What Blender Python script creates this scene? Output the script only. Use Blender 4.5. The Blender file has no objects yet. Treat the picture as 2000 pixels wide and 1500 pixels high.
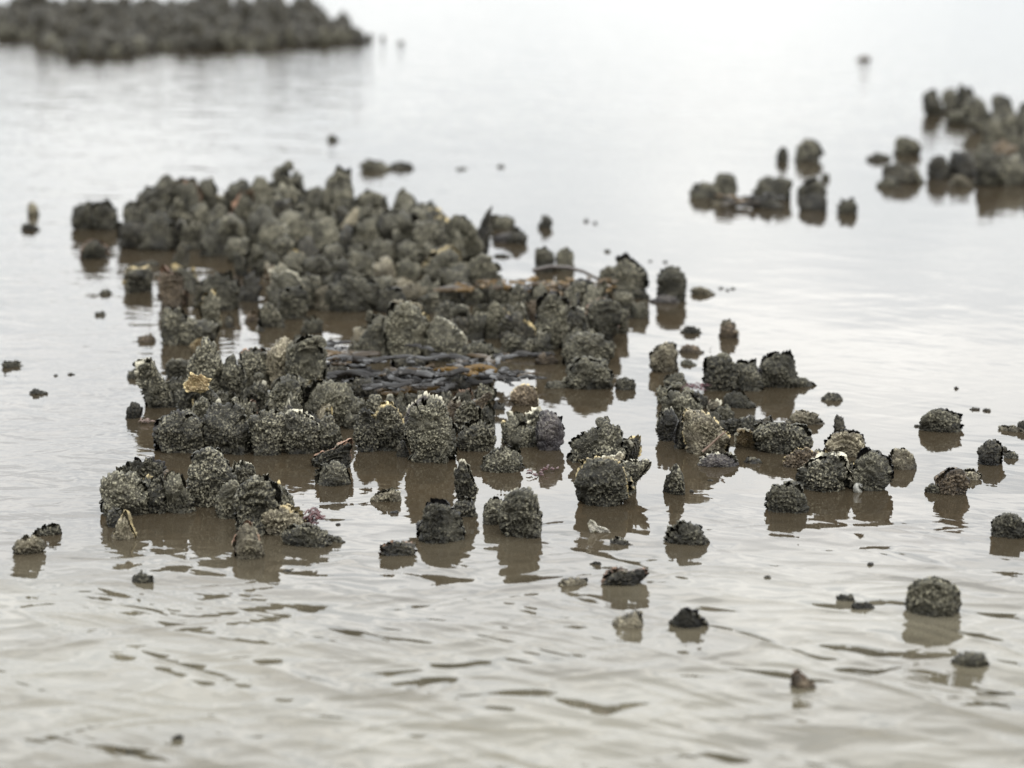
import bpy, math, random
import numpy as np
from mathutils import Vector, Matrix

random.seed(7)
rng = np.random.default_rng(7)
C = bpy.context.scene.collection
S = bpy.context.scene

# ------------------------------------------------------------------ camera
CAM_H = 1.10
F = 4722.0                       # focal length in photo pixels (2000 wide)
PITCH = math.atan(920 / F)
cam_d = bpy.data.cameras.new('camera')
cam = bpy.data.objects.new('camera', cam_d)
C.objects.link(cam)
cam.location = (0, 0, CAM_H)
cam.rotation_euler = (math.pi / 2 - PITCH, 0, 0)
cam_d.sensor_width = 36.0
cam_d.lens = F / 2000 * 36
cam_d.clip_start = 0.05
cam_d.clip_end = 3000
cam_d.dof.use_dof = True
cam_d.dof.focus_distance = 4.75
cam_d.dof.aperture_fstop = 3.2
S.camera = cam
FWD = Vector((0, math.cos(PITCH), -math.sin(PITCH)))
UP = Vector((0, math.sin(PITCH), math.cos(PITCH)))

def ground(px, py, z=0.0):
    """point of the water plane seen at photo pixel (px, py) and the metres per pixel there"""
    d = FWD * F + Vector((1, 0, 0)) * (px - 1000) + UP * (750 - py)
    t = (z - CAM_H) / d.z
    return Vector((0, 0, CAM_H)) + d * t, t

# ------------------------------------------------------------------ sky and light
SUN_EL, SUN_ROT = math.radians(48), math.radians(150)
w = bpy.data.worlds.new('World')
S.world = w
w.use_nodes = True
nt = w.node_tree
for n in list(nt.nodes):
    nt.nodes.remove(n)
out = nt.nodes.new('ShaderNodeOutputWorld')
sky = nt.nodes.new('ShaderNodeTexSky')
sky.sky_type = 'NISHITA'
sky.sun_disc = False
sky.sun_elevation = SUN_EL
sky.sun_rotation = SUN_ROT
bg1 = nt.nodes.new('ShaderNodeBackground')
bg1.inputs['Strength'].default_value = 0.05
nt.links.new(sky.outputs[0], bg1.inputs['Color'])
tc = nt.nodes.new('ShaderNodeTexCoord')
sep = nt.nodes.new('ShaderNodeSeparateXYZ')
nt.links.new(tc.outputs['Generated'], sep.inputs[0])
ramp = nt.nodes.new('ShaderNodeValToRGB')      # overcast: dim at the horizon, bright above
nt.links.new(sep.outputs['Z'], ramp.inputs[0])
cr = ramp.color_ramp
cr.elements[0].position = 0.0
cr.elements[0].color = (0.265, 0.265, 0.262, 1)
cr.elements[1].position = 1.0
cr.elements[1].color = (0.86, 0.87, 0.89, 1)
e = cr.elements.new(0.06); e.color = (0.338, 0.338, 0.334, 1)
e = cr.elements.new(0.14); e.color = (0.475, 0.477, 0.475, 1)
e = cr.elements.new(0.21); e.color = (0.61, 0.61, 0.605, 1)
e = cr.elements.new(0.45); e.color = (0.72, 0.72, 0.72, 1)
mp = nt.nodes.new('ShaderNodeMapping')
mp.inputs['Scale'].default_value = (1.6, 1.6, 6.0)
nt.links.new(tc.outputs['Generated'], mp.inputs[0])
cl = nt.nodes.new('ShaderNodeTexNoise')
cl.inputs['Scale'].default_value = 3.2
cl.inputs['Detail'].default_value = 5
nt.links.new(mp.outputs[0], cl.inputs['Vector'])
mr = nt.nodes.new('ShaderNodeMapRange')
mr.inputs['From Min'].default_value = 0.3
mr.inputs['From Max'].default_value = 0.7
mr.inputs['To Min'].default_value = 2.5
mr.inputs['To Max'].default_value = 4.7
nt.links.new(cl.outputs['Fac'], mr.inputs[0])
tint = nt.nodes.new('ShaderNodeMix'); tint.data_type = 'RGBA'; tint.blend_type = 'MULTIPLY'; tint.inputs[0].default_value = 1.0
cr2 = nt.nodes.new('ShaderNodeValToRGB')       # thicker cloud is a little bluer
cr2.color_ramp.elements[0].position = 0.38; cr2.color_ramp.elements[0].color = (0.90, 0.95, 1.0, 1)
cr2.color_ramp.elements[1].position = 0.62; cr2.color_ramp.elements[1].color = (1.0, 1.0, 0.985, 1)
nt.links.new(cl.outputs['Fac'], cr2.inputs[0])
nt.links.new(ramp.outputs[0], tint.inputs[6]); nt.links.new(cr2.outputs[0], tint.inputs[7])
bg2 = nt.nodes.new('ShaderNodeBackground')
nt.links.new(tint.outputs[2], bg2.inputs['Color'])
nt.links.new(mr.outputs[0], bg2.inputs['Strength'])
ad = nt.nodes.new('ShaderNodeMixShader')        # the cloud deck hides nearly all of the clear sky
ad.inputs[0].default_value = 0.94
nt.links.new(bg1.outputs[0], ad.inputs[1])
nt.links.new(bg2.outputs[0], ad.inputs[2])
nt.links.new(ad.outputs[0], out.inputs[0])

sd = bpy.data.lights.new('sun', 'SUN')
sd.energy = 1.3
sd.angle = math.radians(14)
sd.color = (1.0, 0.97, 0.92)
sun = bpy.data.objects.new('sun', sd)
C.objects.link(sun)
dv = Vector((math.sin(SUN_ROT) * math.cos(SUN_EL), math.cos(SUN_ROT) * math.cos(SUN_EL), math.sin(SUN_EL)))
sun.rotation_euler = dv.to_track_quat('Z', 'Y').to_euler()

S.view_settings.view_transform = 'Standard'
S.view_settings.look = 'None'
S.view_settings.exposure = 0.48
S.view_settings.gamma = 1.0
S.cycles.use_denoising = True
S.cycles.max_bounces = 8
S.cycles.transparent_max_bounces = 12
S.cycles.caustics_reflective = False
S.cycles.caustics_refractive = False
S.cycles.sample_clamp_indirect = 4

# ------------------------------------------------------------------ numpy noise
M32 = np.uint64(0xFFFFFFFF)
def _hash(x, y, z, seed):
    h = (x * np.uint64(374761393) + y * np.uint64(668265263) + z * np.uint64(2246822519) + np.uint64(seed * 3266489917 % 4294967296)) & M32
    h = ((h ^ (h >> np.uint64(13))) * np.uint64(1274126177)) & M32
    h = ((h ^ (h >> np.uint64(15))) * np.uint64(2246822519)) & M32
    return (h ^ (h >> np.uint64(16))).astype(np.float64) / 4294967296.0

def vnoise(p, seed=0):
    """value noise, -1..1, p (N,3)"""
    i = np.floor(p)
    f = p - i
    f = f * f * (3 - 2 * f)
    i = (i + 10000).astype(np.uint64)
    r = 0
    for a in (0, 1):
        for b in (0, 1):
            for c in (0, 1):
                wgt = (f[:, 0] if a else 1 - f[:, 0]) * (f[:, 1] if b else 1 - f[:, 1]) * (f[:, 2] if c else 1 - f[:, 2])
                r = r + wgt * _hash(i[:, 0] + np.uint64(a), i[:, 1] + np.uint64(b), i[:, 2] + np.uint64(c), seed)
    return r * 2 - 1

def worley(p, seed=0):
    i = np.floor(p)
    f = p - i
    i = (i + 10000).astype(np.int64)
    best = np.full(len(p), 9.0)
    val = np.zeros(len(p))
    for a in (-1, 0, 1):
        for b in (-1, 0, 1):
            for c in (-1, 0, 1):
                ix, iy, iz = (i[:, 0] + a).astype(np.uint64), (i[:, 1] + b).astype(np.uint64), (i[:, 2] + c).astype(np.uint64)
                h1 = _hash(ix, iy, iz, seed + 1)
                d = (a + h1 - f[:, 0]) ** 2 + (b + _hash(ix, iy, iz, seed + 2) - f[:, 1]) ** 2 + (c + _hash(ix, iy, iz, seed + 3) - f[:, 2]) ** 2
                m = d < best
                best = np.where(m, d, best)
                val = np.where(m, h1, val)
    return np.sqrt(best), val

# ------------------------------------------------------------------ materials
def new_mat(name):
    m = bpy.data.materials.new(name)
    m.use_nodes = True
    t = m.node_tree
    b = t.nodes['Principled BSDF']
    return m, t, b

def mixc(t, fac, a, b):
    n = t.nodes.new('ShaderNodeMix')
    n.data_type = 'RGBA'
    for sock, v in ((n.inputs[0], fac), (n.inputs[6], a), (n.inputs[7], b)):
        if isinstance(v, (int, float)):
            sock.default_value = v
        elif isinstance(v, tuple):
            sock.default_value = (*v, 1)
        else:
            t.links.new(v, sock)
    return n.outputs[2]

def rng_node(t, val, a, b, c=0.0, d=1.0):
    n = t.nodes.new('ShaderNodeMapRange')
    t.links.new(val, n.inputs[0])
    for k, v in zip(('From Min', 'From Max', 'To Min', 'To Max'), (a, b, c, d)):
        n.inputs[k].default_value = v
    return n.outputs[0]

def noise_node(t, vec, scale, detail=4, rough=0.6):
    n = t.nodes.new('ShaderNodeTexNoise')
    n.inputs['Scale'].default_value = scale
    n.inputs['Detail'].default_value = detail
    n.inputs['Roughness'].default_value = rough
    t.links.new(vec, n.inputs['Vector'])
    return n.outputs['Fac']

def shell_mat(name, dark, mid, pale, rim, specks=0.5, rough=0.62, bump=0.0016):
    """encrusted shell. vertex colour 'wear': R = how raised the crust is, G = closeness to the frilled rim"""
    m, t, b = new_mat(name)
    g = t.nodes.new('ShaderNodeNewGeometry')
    oi = t.nodes.new('ShaderNodeObjectInfo')
    tcn = t.nodes.new('ShaderNodeTexCoord')
    va = t.nodes.new('ShaderNodeVectorMath'); va.operation = 'MULTIPLY_ADD'
    t.links.new(oi.outputs['Random'], va.inputs[0])
    va.inputs[1].default_value = (37, 11, 23)
    t.links.new(tcn.outputs['Object'], va.inputs[2])
    vec = va.outputs[0]
    at = t.nodes.new('ShaderNodeAttribute'); at.attribute_name = 'wear'
    sp = t.nodes.new('ShaderNodeSeparateColor')
    t.links.new(at.outputs['Color'], sp.inputs[0])
    n1 = noise_node(t, vec, 38, 5, 0.65)
    n2 = noise_node(t, vec, 230, 3, 0.6)
    n3 = noise_node(t, vec, 90, 3, 0.5)
    n0 = noise_node(t, vec, 9, 2, 0.5)
    c1 = mixc(t, rng_node(t, n1, 0.36, 0.64), dark, mid)
    c1 = mixc(t, rng_node(t, n0, 0.48, 0.66, 0, 0.7), c1, dark)
    # greenish algae film in patches
    c1 = mixc(t, rng_node(t, n3, 0.55, 0.8, 0, 0.5), c1, (dark[0] * 1.0, dark[1] * 1.2, dark[2] * 0.55))
    ma = t.nodes.new('ShaderNodeMath'); ma.operation = 'MULTIPLY'
    t.links.new(sp.outputs[0], ma.inputs[0])
    t.links.new(rng_node(t, n2, 0.44, 0.66), ma.inputs[1])
    mb = t.nodes.new('ShaderNodeMath'); mb.operation = 'MULTIPLY'
    t.links.new(ma.outputs[0], mb.inputs[0]); mb.inputs[1].default_value = specks
    mb.use_clamp = True
    c2 = mixc(t, mb.outputs[0], c1, pale)
    c3 = mixc(t, sp.outputs[1], c2, rim)
    hs = t.nodes.new('ShaderNodeHueSaturation')
    t.links.new(c3, hs.inputs['Color'])
    gp = t.nodes.new('ShaderNodeSeparateXYZ'); t.links.new(g.outputs['Position'], gp.inputs[0])
    hz = t.nodes.new('ShaderNodeMath'); hz.operation = 'MULTIPLY_ADD'          # wet foot, drier silted top
    t.links.new(n1, hz.inputs[0]); hz.inputs[1].default_value = 0.035; t.links.new(gp.outputs[2], hz.inputs[2])
    wet = rng_node(t, hz.outputs[0], 0.018, 0.040)
    dry = rng_node(t, hz.outputs[0], 0.06, 0.11, 1.0, 1.12)
    v1 = t.nodes.new('ShaderNodeMath'); v1.operation = 'MULTIPLY'
    t.links.new(rng_node(t, wet, 0, 1, 0.55, 1.0), v1.inputs[0]); t.links.new(dry, v1.inputs[1])
    v2 = t.nodes.new('ShaderNodeMath'); v2.operation = 'MULTIPLY'
    t.links.new(v1.outputs[0], v2.inputs[0]); t.links.new(rng_node(t, oi.outputs['Random'], 0, 1, 0.55, 1.30), v2.inputs[1])
    t.links.new(v2.outputs[0], hs.inputs['Value'])
    t.links.new(hs.outputs[0], b.inputs['Base Color'])
    t.links.new(rng_node(t, n2, 0.3, 0.7, rough - 0.2, rough + 0.15), b.inputs['Roughness'])
    b.inputs['Specular IOR Level'].default_value = 0.16
    vo = t.nodes.new('ShaderNodeTexVoronoi')
    vo.inputs['Scale'].default_value = 330
    t.links.new(vec, vo.inputs['Vector'])
    add = t.nodes.new('ShaderNodeMath'); add.operation = 'SUBTRACT'
    t.links.new(n2, add.inputs[0]); t.links.new(vo.outputs['Distance'], add.inputs[1])
    bp = t.nodes.new('ShaderNodeBump')
    bp.inputs['Strength'].default_value = 0.8
    bp.inputs['Distance'].default_value = bump
    t.links.new(add.outputs[0], bp.inputs['Height'])
    t.links.new(bp.outputs[0], b.inputs['Normal'])
    return m

DK, MD, PL = (0.0038, 0.0035, 0.0024), (0.0165, 0.0150, 0.0098), (0.25, 0.23, 0.165)
MAT = {}
def get_mat(body, rim):
    k = body + rim
    if k in MAT:
        return MAT[k]
    dark, mid, pale, sp_, ro = {
        'c': (DK, MD, PL, 0.95, 0.6),
        'm': ((0.0080, 0.0074, 0.0050), (0.034, 0.0310, 0.0215), (0.27, 0.25, 0.18), 0.72, 0.66),
        'p': ((0.030, 0.025, 0.017), (0.10, 0.085, 0.058), (0.38, 0.34, 0.24), 0.9, 0.6),
        'k': ((0.005, 0.0048, 0.004), (0.018, 0.016, 0.012), (0.18, 0.16, 0.11), 0.6, 0.5),
        'b': ((0.020, 0.0145, 0.009), (0.066, 0.049, 0.031), (0.32, 0.25, 0.17), 0.8, 0.55),
        'g': ((0.045, 0.030, 0.014), (0.15, 0.105, 0.050), (0.42, 0.35, 0.21), 0.7, 0.45),
        'w': ((0.30, 0.27, 0.22), (0.52, 0.49, 0.42), (0.75, 0.73, 0.66), 0.8, 0.4),
        'v': ((0.014, 0.012, 0.014), (0.055, 0.048, 0.047), (0.25, 0.23, 0.19), 0.6, 0.55),
    }[body]
    rc = {'n': mid, 'w': (0.28, 0.26, 0.20), 'd': (0.012, 0.011, 0.011), 'y': (0.34, 0.27, 0.14), 'r': (0.17, 0.10, 0.065)}[rim]
    nm = {'c': 'crusted', 'm': 'muddy', 'p': 'pale', 'k': 'blackened', 'b': 'brown', 'g': 'golden', 'w': 'white', 'v': 'violet'}[body]
    MAT[k] = shell_mat(nm + '_shell_' + {'n': 'plain', 'w': 'pale', 'd': 'dark', 'y': 'cream', 'r': 'rosy'}[rim] + '_rim', dark, mid, pale, rc, sp_, ro)
    return MAT[k]

def mat_frond(name='rockweed_skin', lo=0.72, hi=1.0):
    m, t, b = new_mat(name)
    oi = t.nodes.new('ShaderNodeObjectInfo')
    tcn = t.nodes.new('ShaderNodeTexCoord')
    n = noise_node(t, tcn.outputs['Object'], 60, 3)
    r = rng_node(t, oi.outputs['Random'], lo, hi)
    c = mixc(t, r, (0.0075, 0.0058, 0.0042), (0.095, 0.052, 0.008))
    c = mixc(t, rng_node(t, n, 0.5, 0.8, 0, 0.6), c, (0.012, 0.009, 0.007))
    t.links.new(c, b.inputs['Base Color'])
    b.inputs['Roughness'].default_value = 0.32
    b.inputs['Specular IOR Level'].default_value = 0.28
    bp = t.nodes.new('ShaderNodeBump'); bp.inputs['Distance'].default_value = 0.0008
    t.links.new(n, bp.inputs['Height']); t.links.new(bp.outputs[0], b.inputs['Normal'])
    # thin wet blades let some light through
    tr = t.nodes.new('ShaderNodeBsdfTranslucent')
    t.links.new(c, tr.inputs['Color'])
    mx = t.nodes.new('ShaderNodeMixShader'); mx.inputs[0].default_value = 0.25
    o = t.nodes['Material Output']
    t.links.new(b.outputs[0], mx.inputs[1]); t.links.new(tr.outputs[0], mx.inputs[2])
    t.links.new(mx.outputs[0], o.inputs[0])
    return m

def mat_plain(name, col, rough=0.5, col2=None, sc=120):
    m, t, b = new_mat(name)
    tcn = t.nodes.new('ShaderNodeTexCoord')
    n = noise_node(t, tcn.outputs['Object'], sc, 4)
    c = mixc(t, rng_node(t, n, 0.35, 0.65), col, col2 or tuple(v * 1.7 for v in col))
    t.links.new(c, b.inputs['Base Color'])
    b.inputs['Roughness'].default_value = rough
    bp = t.nodes.new('ShaderNodeBump'); bp.inputs['Distance'].default_value = 0.001
    t.links.new(n, bp.inputs['Height']); t.links.new(bp.outputs[0], b.inputs['Normal'])
    return m

FROND = mat_frond()
AMBER = mat_frond('amber_rockweed_skin', 0.1, 0.8)
STEM = mat_plain('dark_stalk', (0.020, 0.014, 0.010), 0.4)
REDWEED = mat_plain('red_weed', (0.022, 0.007, 0.007), 0.5, (0.062, 0.018, 0.017))
DEEPRED = mat_plain('dark_red_weed', (0.025, 0.008, 0.009), 0.4, (0.07, 0.016, 0.02))
SNAIL = mat_plain('snail_shell', (0.035, 0.033, 0.028), 0.45, (0.17, 0.165, 0.14), 160)

# ------------------------------------------------------------------ small builders
def tag(o, label=None, cat=None, group=None, kind=None):
    if label: o['label'] = label
    if cat: o['category'] = cat
    if group: o['group'] = group
    if kind: o['kind'] = kind
    return o

def mesh_from(name, V, Fc, mat, wear=None, parent=None, smooth=True):
    me = bpy.data.meshes.new(name)
    V = np.asarray(V, dtype=np.float32)
    Fc = np.asarray(Fc, dtype=np.int32)
    k = Fc.shape[1]
    me.vertices.add(len(V)); me.vertices.foreach_set('co', V.ravel())
    me.loops.add(Fc.size); me.loops.foreach_set('vertex_index', Fc.ravel())
    me.polygons.add(len(Fc))
    me.polygons.foreach_set('loop_start', np.arange(0, Fc.size, k, dtype=np.int32))
    me.update(calc_edges=True)
    me.polygons.foreach_set('use_smooth', np.full(len(Fc), smooth))
    if wear is not None:
        a = me.color_attributes.new('wear', 'FLOAT_COLOR', 'POINT')
        col = np.ones((len(V), 4), dtype=np.float32)
        col[:, :wear.shape[1]] = wear
        col[:, 2] = 0
        a.data.foreach_set('color', col.ravel())
    me.materials.append(mat)
    o = bpy.data.objects.new(name, me)
    C.objects.link(o)
    if parent:
        o.parent = parent
    return o

_grid = {}
def disc(n):
    if n in _grid:
        return _grid[n]
    u = np.linspace(-1, 1, n)
    a, b = np.meshgrid(u, u, indexing='ij')
    r = np.maximum(abs(a), abs(b))
    th = np.where(abs(a) > abs(b), np.where(a > 0, 0, math.pi) + (math.pi / 4) * np.divide(b, a, out=np.zeros_like(a), where=a != 0),
                  np.where(b > 0, math.pi / 2, -math.pi / 2) - (math.pi / 4) * np.divide(a, b, out=np.zeros_like(a), where=b != 0))
    idx = np.arange(n * n).reshape(n, n)
    f = np.stack([idx[:-1, :-1].ravel(), idx[1:, :-1].ravel(), idx[1:, 1:].ravel(), idx[:-1, 1:].ravel()], 1)
    # boundary ring in order
    ring = list(idx[:-1, 0]) + list(idx[-1, :-1]) + list(idx[:0:-1, -1]) + list(idx[0, :0:-1])
    _grid[n] = (r.ravel(), th.ravel(), f, np.array(ring))
    return _grid[n]

def polar(poly):
    """radius of a closed outline about its centroid, as an interpolation table"""
    P = np.array(poly, float)
    Q = np.roll(P, -1, 0)
    cr_ = P[:, 0] * Q[:, 1] - Q[:, 0] * P[:, 1]
    A = cr_.sum() / 2
    c = np.array([((P[:, 0] + Q[:, 0]) * cr_).sum() / (6 * A), ((P[:, 1] + Q[:, 1]) * cr_).sum() / (6 * A)])
    th = np.linspace(-math.pi, math.pi, 361)
    R = np.zeros(361)
    for k, a in enumerate(th):
        d = np.array([math.cos(a), math.sin(a)])
        best = 0
        for p, q in zip(P - c, Q - c):
            e_ = q - p
            den = d[0] * e_[1] - d[1] * e_[0]
            if abs(den) < 1e-12:
                continue
            t_ = (p[0] * e_[1] - p[1] * e_[0]) / den
            s_ = (p[0] * d[1] - p[1] * d[0]) / den
            if t_ > 0 and -1e-6 <= s_ <= 1 + 1e-6:
                best = max(best, t_)
        R[k] = best
    R[R == 0] = R[R > 0].mean()
    ker = np.array([1, 2, 3, 2, 1.0]); ker /= ker.sum()
    Rw = np.concatenate([R[-3:-1], R, R[1:3]])
    R = np.convolve(Rw, ker, 'valid')
    return c, th, R

def valve(name, pol, n, T, side, mat, seed, parent, jag=0.03, pellet=0.0022, cell=0.0050, shrink=1.0, frill=0.0, teeth=0, rimw=0.0, open_in=0.0, ridges=0.0, yoff=0.0):
    c, tht, R = pol
    rho, th, f, ring = disc(n)
    r = np.interp(th, tht, R) * shrink
    size = R.mean()
    # ragged, layered edge
    e1 = vnoise(np.stack([np.cos(th) * 3.1 + seed, np.sin(th) * 3.1, np.full_like(th, seed * 1.7)], 1), seed)
    e2 = vnoise(np.stack([np.cos(th) * 11 + seed, np.sin(th) * 11, np.full_like(th, seed * 0.7)], 1), seed + 5)
    e3 = vnoise(np.stack([np.cos(th) * 24 + seed, np.sin(th) * 24, np.full_like(th, seed * 0.3)], 1), seed + 6)
    notch = np.clip(np.abs(e2) * 1.6 - 0.62, 0, 1) + 0.6 * np.clip(np.abs(e3) * 1.5 - 0.55, 0, 1)      # chips out of the brittle rim
    r = r * (1 + (e1 * jag * 1.9 + e2 * jag * 1.6 + e3 * jag * 0.8) * rho ** 3 - notch * 0.22 * np.clip((rho - 0.6) / 0.4, 0, 1))
    if teeth:
        tt = np.abs(((th * teeth / (2 * math.pi) + e1 * 0.8) % 1) * 2 - 1)
        r = r * (1 + 0.13 * (tt - 0.5) * np.clip((rho - 0.72) / 0.28, 0, 1) * (np.sin(th) > -0.2))
    x = c[0] + r * rho * np.cos(th)
    z = c[1] + r * rho * np.sin(th)
    bul = 1 + 0.25 * vnoise(np.stack([x / size * 1.3 + seed, z / size * 1.3, np.zeros_like(x)], 1), seed + 9)
    dome = T * np.clip(1 - rho ** 3.6, 0, 1) ** 0.6 * bul * 0.85
    y = side * dome + yoff
    if frill:
        y = y + frill * np.sin(th * (9 + seed % 5) + e1 * 4) * rho ** 8
    P = np.stack([x, y, z], 1)
    W0 = P + seed * 0.31
    wq = min(0.010, size * 0.16)
    P[:, 0] += wq * vnoise(W0 / 0.045, seed + 41) * np.clip(rho * 1.5, 0, 1)
    P[:, 2] += wq * vnoise(W0 / 0.045, seed + 42) * np.clip(rho * 1.5, 0, 1)
    P[:, 1] += wq * 0.8 * vnoise(np.stack([x, z, np.full_like(x, seed * 0.1)], 1) / 0.04, seed + 43) * side * 0 + wq * 0.9 * vnoise(np.stack([x, z, np.full_like(x, (seed // 13) * 0.1)], 1) / 0.05, (seed // 13) % 50 + 43)
    G = P.reshape(n, n, 3)
    du, dw = np.gradient(G, axis=0), np.gradient(G, axis=1)
    N = np.cross(du, dw).reshape(-1, 3)
    N /= np.linalg.norm(N, axis=1)[:, None] + 1e-12
    flip = np.sign(side) * np.sign(N[:, 1].mean() + 1e-9)
    N = N * flip
    W = P + seed * 0.77
    wd, wv = worley(W / cell, seed)
    wd2, wv2 = worley(W / (cell * 0.45) + 31, seed + 3)
    lump = vnoise(W / 0.028, seed) * 0.6 + vnoise(W / 0.012, seed + 1) * 0.4
    patch = np.clip(0.72 + 0.9 * vnoise(W / 0.03, seed + 21), 0.12, 1)       # where the crust is thick
    pel = np.clip(1 - wd * 1.15, 0, 1) * (0.5 + wv)
    pel2 = np.clip(1 - wd2 * 1.1, 0, 1)
    wd3, wv3 = worley(W / (cell * 2.6) + 77, seed + 8)
    knob = np.clip(1 - wd3 * 1.5, 0, 1) ** 0.8 * (wv3 > 0.45)
    d = lump * min(0.006, size * 0.15) + pel * pellet * patch * 2.3 + pel2 * pellet * 0.6 + knob * min(0.0045, size * 0.10) * (pellet / 0.0018)
    # growth shelves: each layer of shell ends in a ragged lip standing off the one before it
    ph_ = rho * (3.2 + (seed % 7) * 0.35) + e1 * 0.45 + e2 * 0.22 + lump * 0.35
    saw = (ph_ % 1.0)
    lip = np.where(saw < 0.86, saw / 0.86, (1 - saw) / 0.14)
    sh_amp = min(0.0066, size * 0.16) * (0.35 + 0.9 * np.clip(vnoise(W / 0.04, seed + 33) + 0.4, 0, 1))
    d = d + (lip - 0.5) * sh_amp
    if ridges:
        d = d + ridges * np.abs(np.sin(rho * 17 + e1 * 2.2 + lump * 1.5)) ** 0.7
    edge = np.clip((1 - rho) / 0.06, 0.25, 1)
    P = P + N * (d * edge)[:, None]
    up = np.clip(pel * patch * 1.5, 0, 1)
    rimmask = np.zeros_like(rho)
    if rimw > 0:
        rimmask = np.clip((rho - (1 - rimw * (0.6 + 0.8 * np.clip(e2 + 0.5, 0, 1.2)))) / (rimw * 0.4), 0, 1)
        rimmask *= np.clip(0.30 + 1.5 * e1 + 1.1 * e2, 0, 1)
    lipm = np.clip((lip - 0.8) * 5, 0, 1) * np.clip(e2 + 0.4 + e3, 0, 1)
    up = np.clip(up + lipm * 0.75, 0, 1)
    wear = np.stack([up, rimmask], 1)
    faces = f
    if open_in > 0:                                # an empty cupped valve: give it an inner face
        P2 = P - N * (open_in)
        P2[:, 1] -= side * 0.0
        m = len(P)
        nxt = np.roll(ring, -1)
        strip = np.stack([ring, nxt, nxt + m, ring + m], 1)
        P = np.concatenate([P, P2]); faces = np.concatenate([f, f[:, ::-1] + m, strip])
        wear = np.concatenate([wear, np.stack([np.full(m, 0.3), np.clip(rimmask + 0.0, 0, 1)], 1)])
    return mesh_from(name, P, faces, mat, wear, parent)

def outline(w_, h_, style, lean, sd_):
    r_ = random.Random(sd_)
    a, b = {'d': (0.75, 0.62), 'b': (0.5, 0.42), 's': (1.15, 0.85), 'f': (0.65, 0.5), 'w': (0.95, 0.9), 'r': (0.9, 0.62)}[style]
    pts = []
    sk = r_.uniform(-0.15, 0.15)
    for k in range(15):
        t = math.pi * k / 14
        cx, sx = math.cos(t), math.sin(t)
        x = w_ / 2 * math.copysign(abs(cx) ** a, cx)
        z = h_ * abs(sx) ** b
        j = 1 + r_.uniform(-1, 1) * (0.20 if style == 'w' else 0.15 if style == 'f' else 0.09)
        x *= j
        z *= 1 + (j - 1) * 0.8
        z *= 1 + sk * (x / (w_ / 2 + 1e-6)) * 0.6
        pts.append((x + lean * z, z))
    return pts

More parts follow.
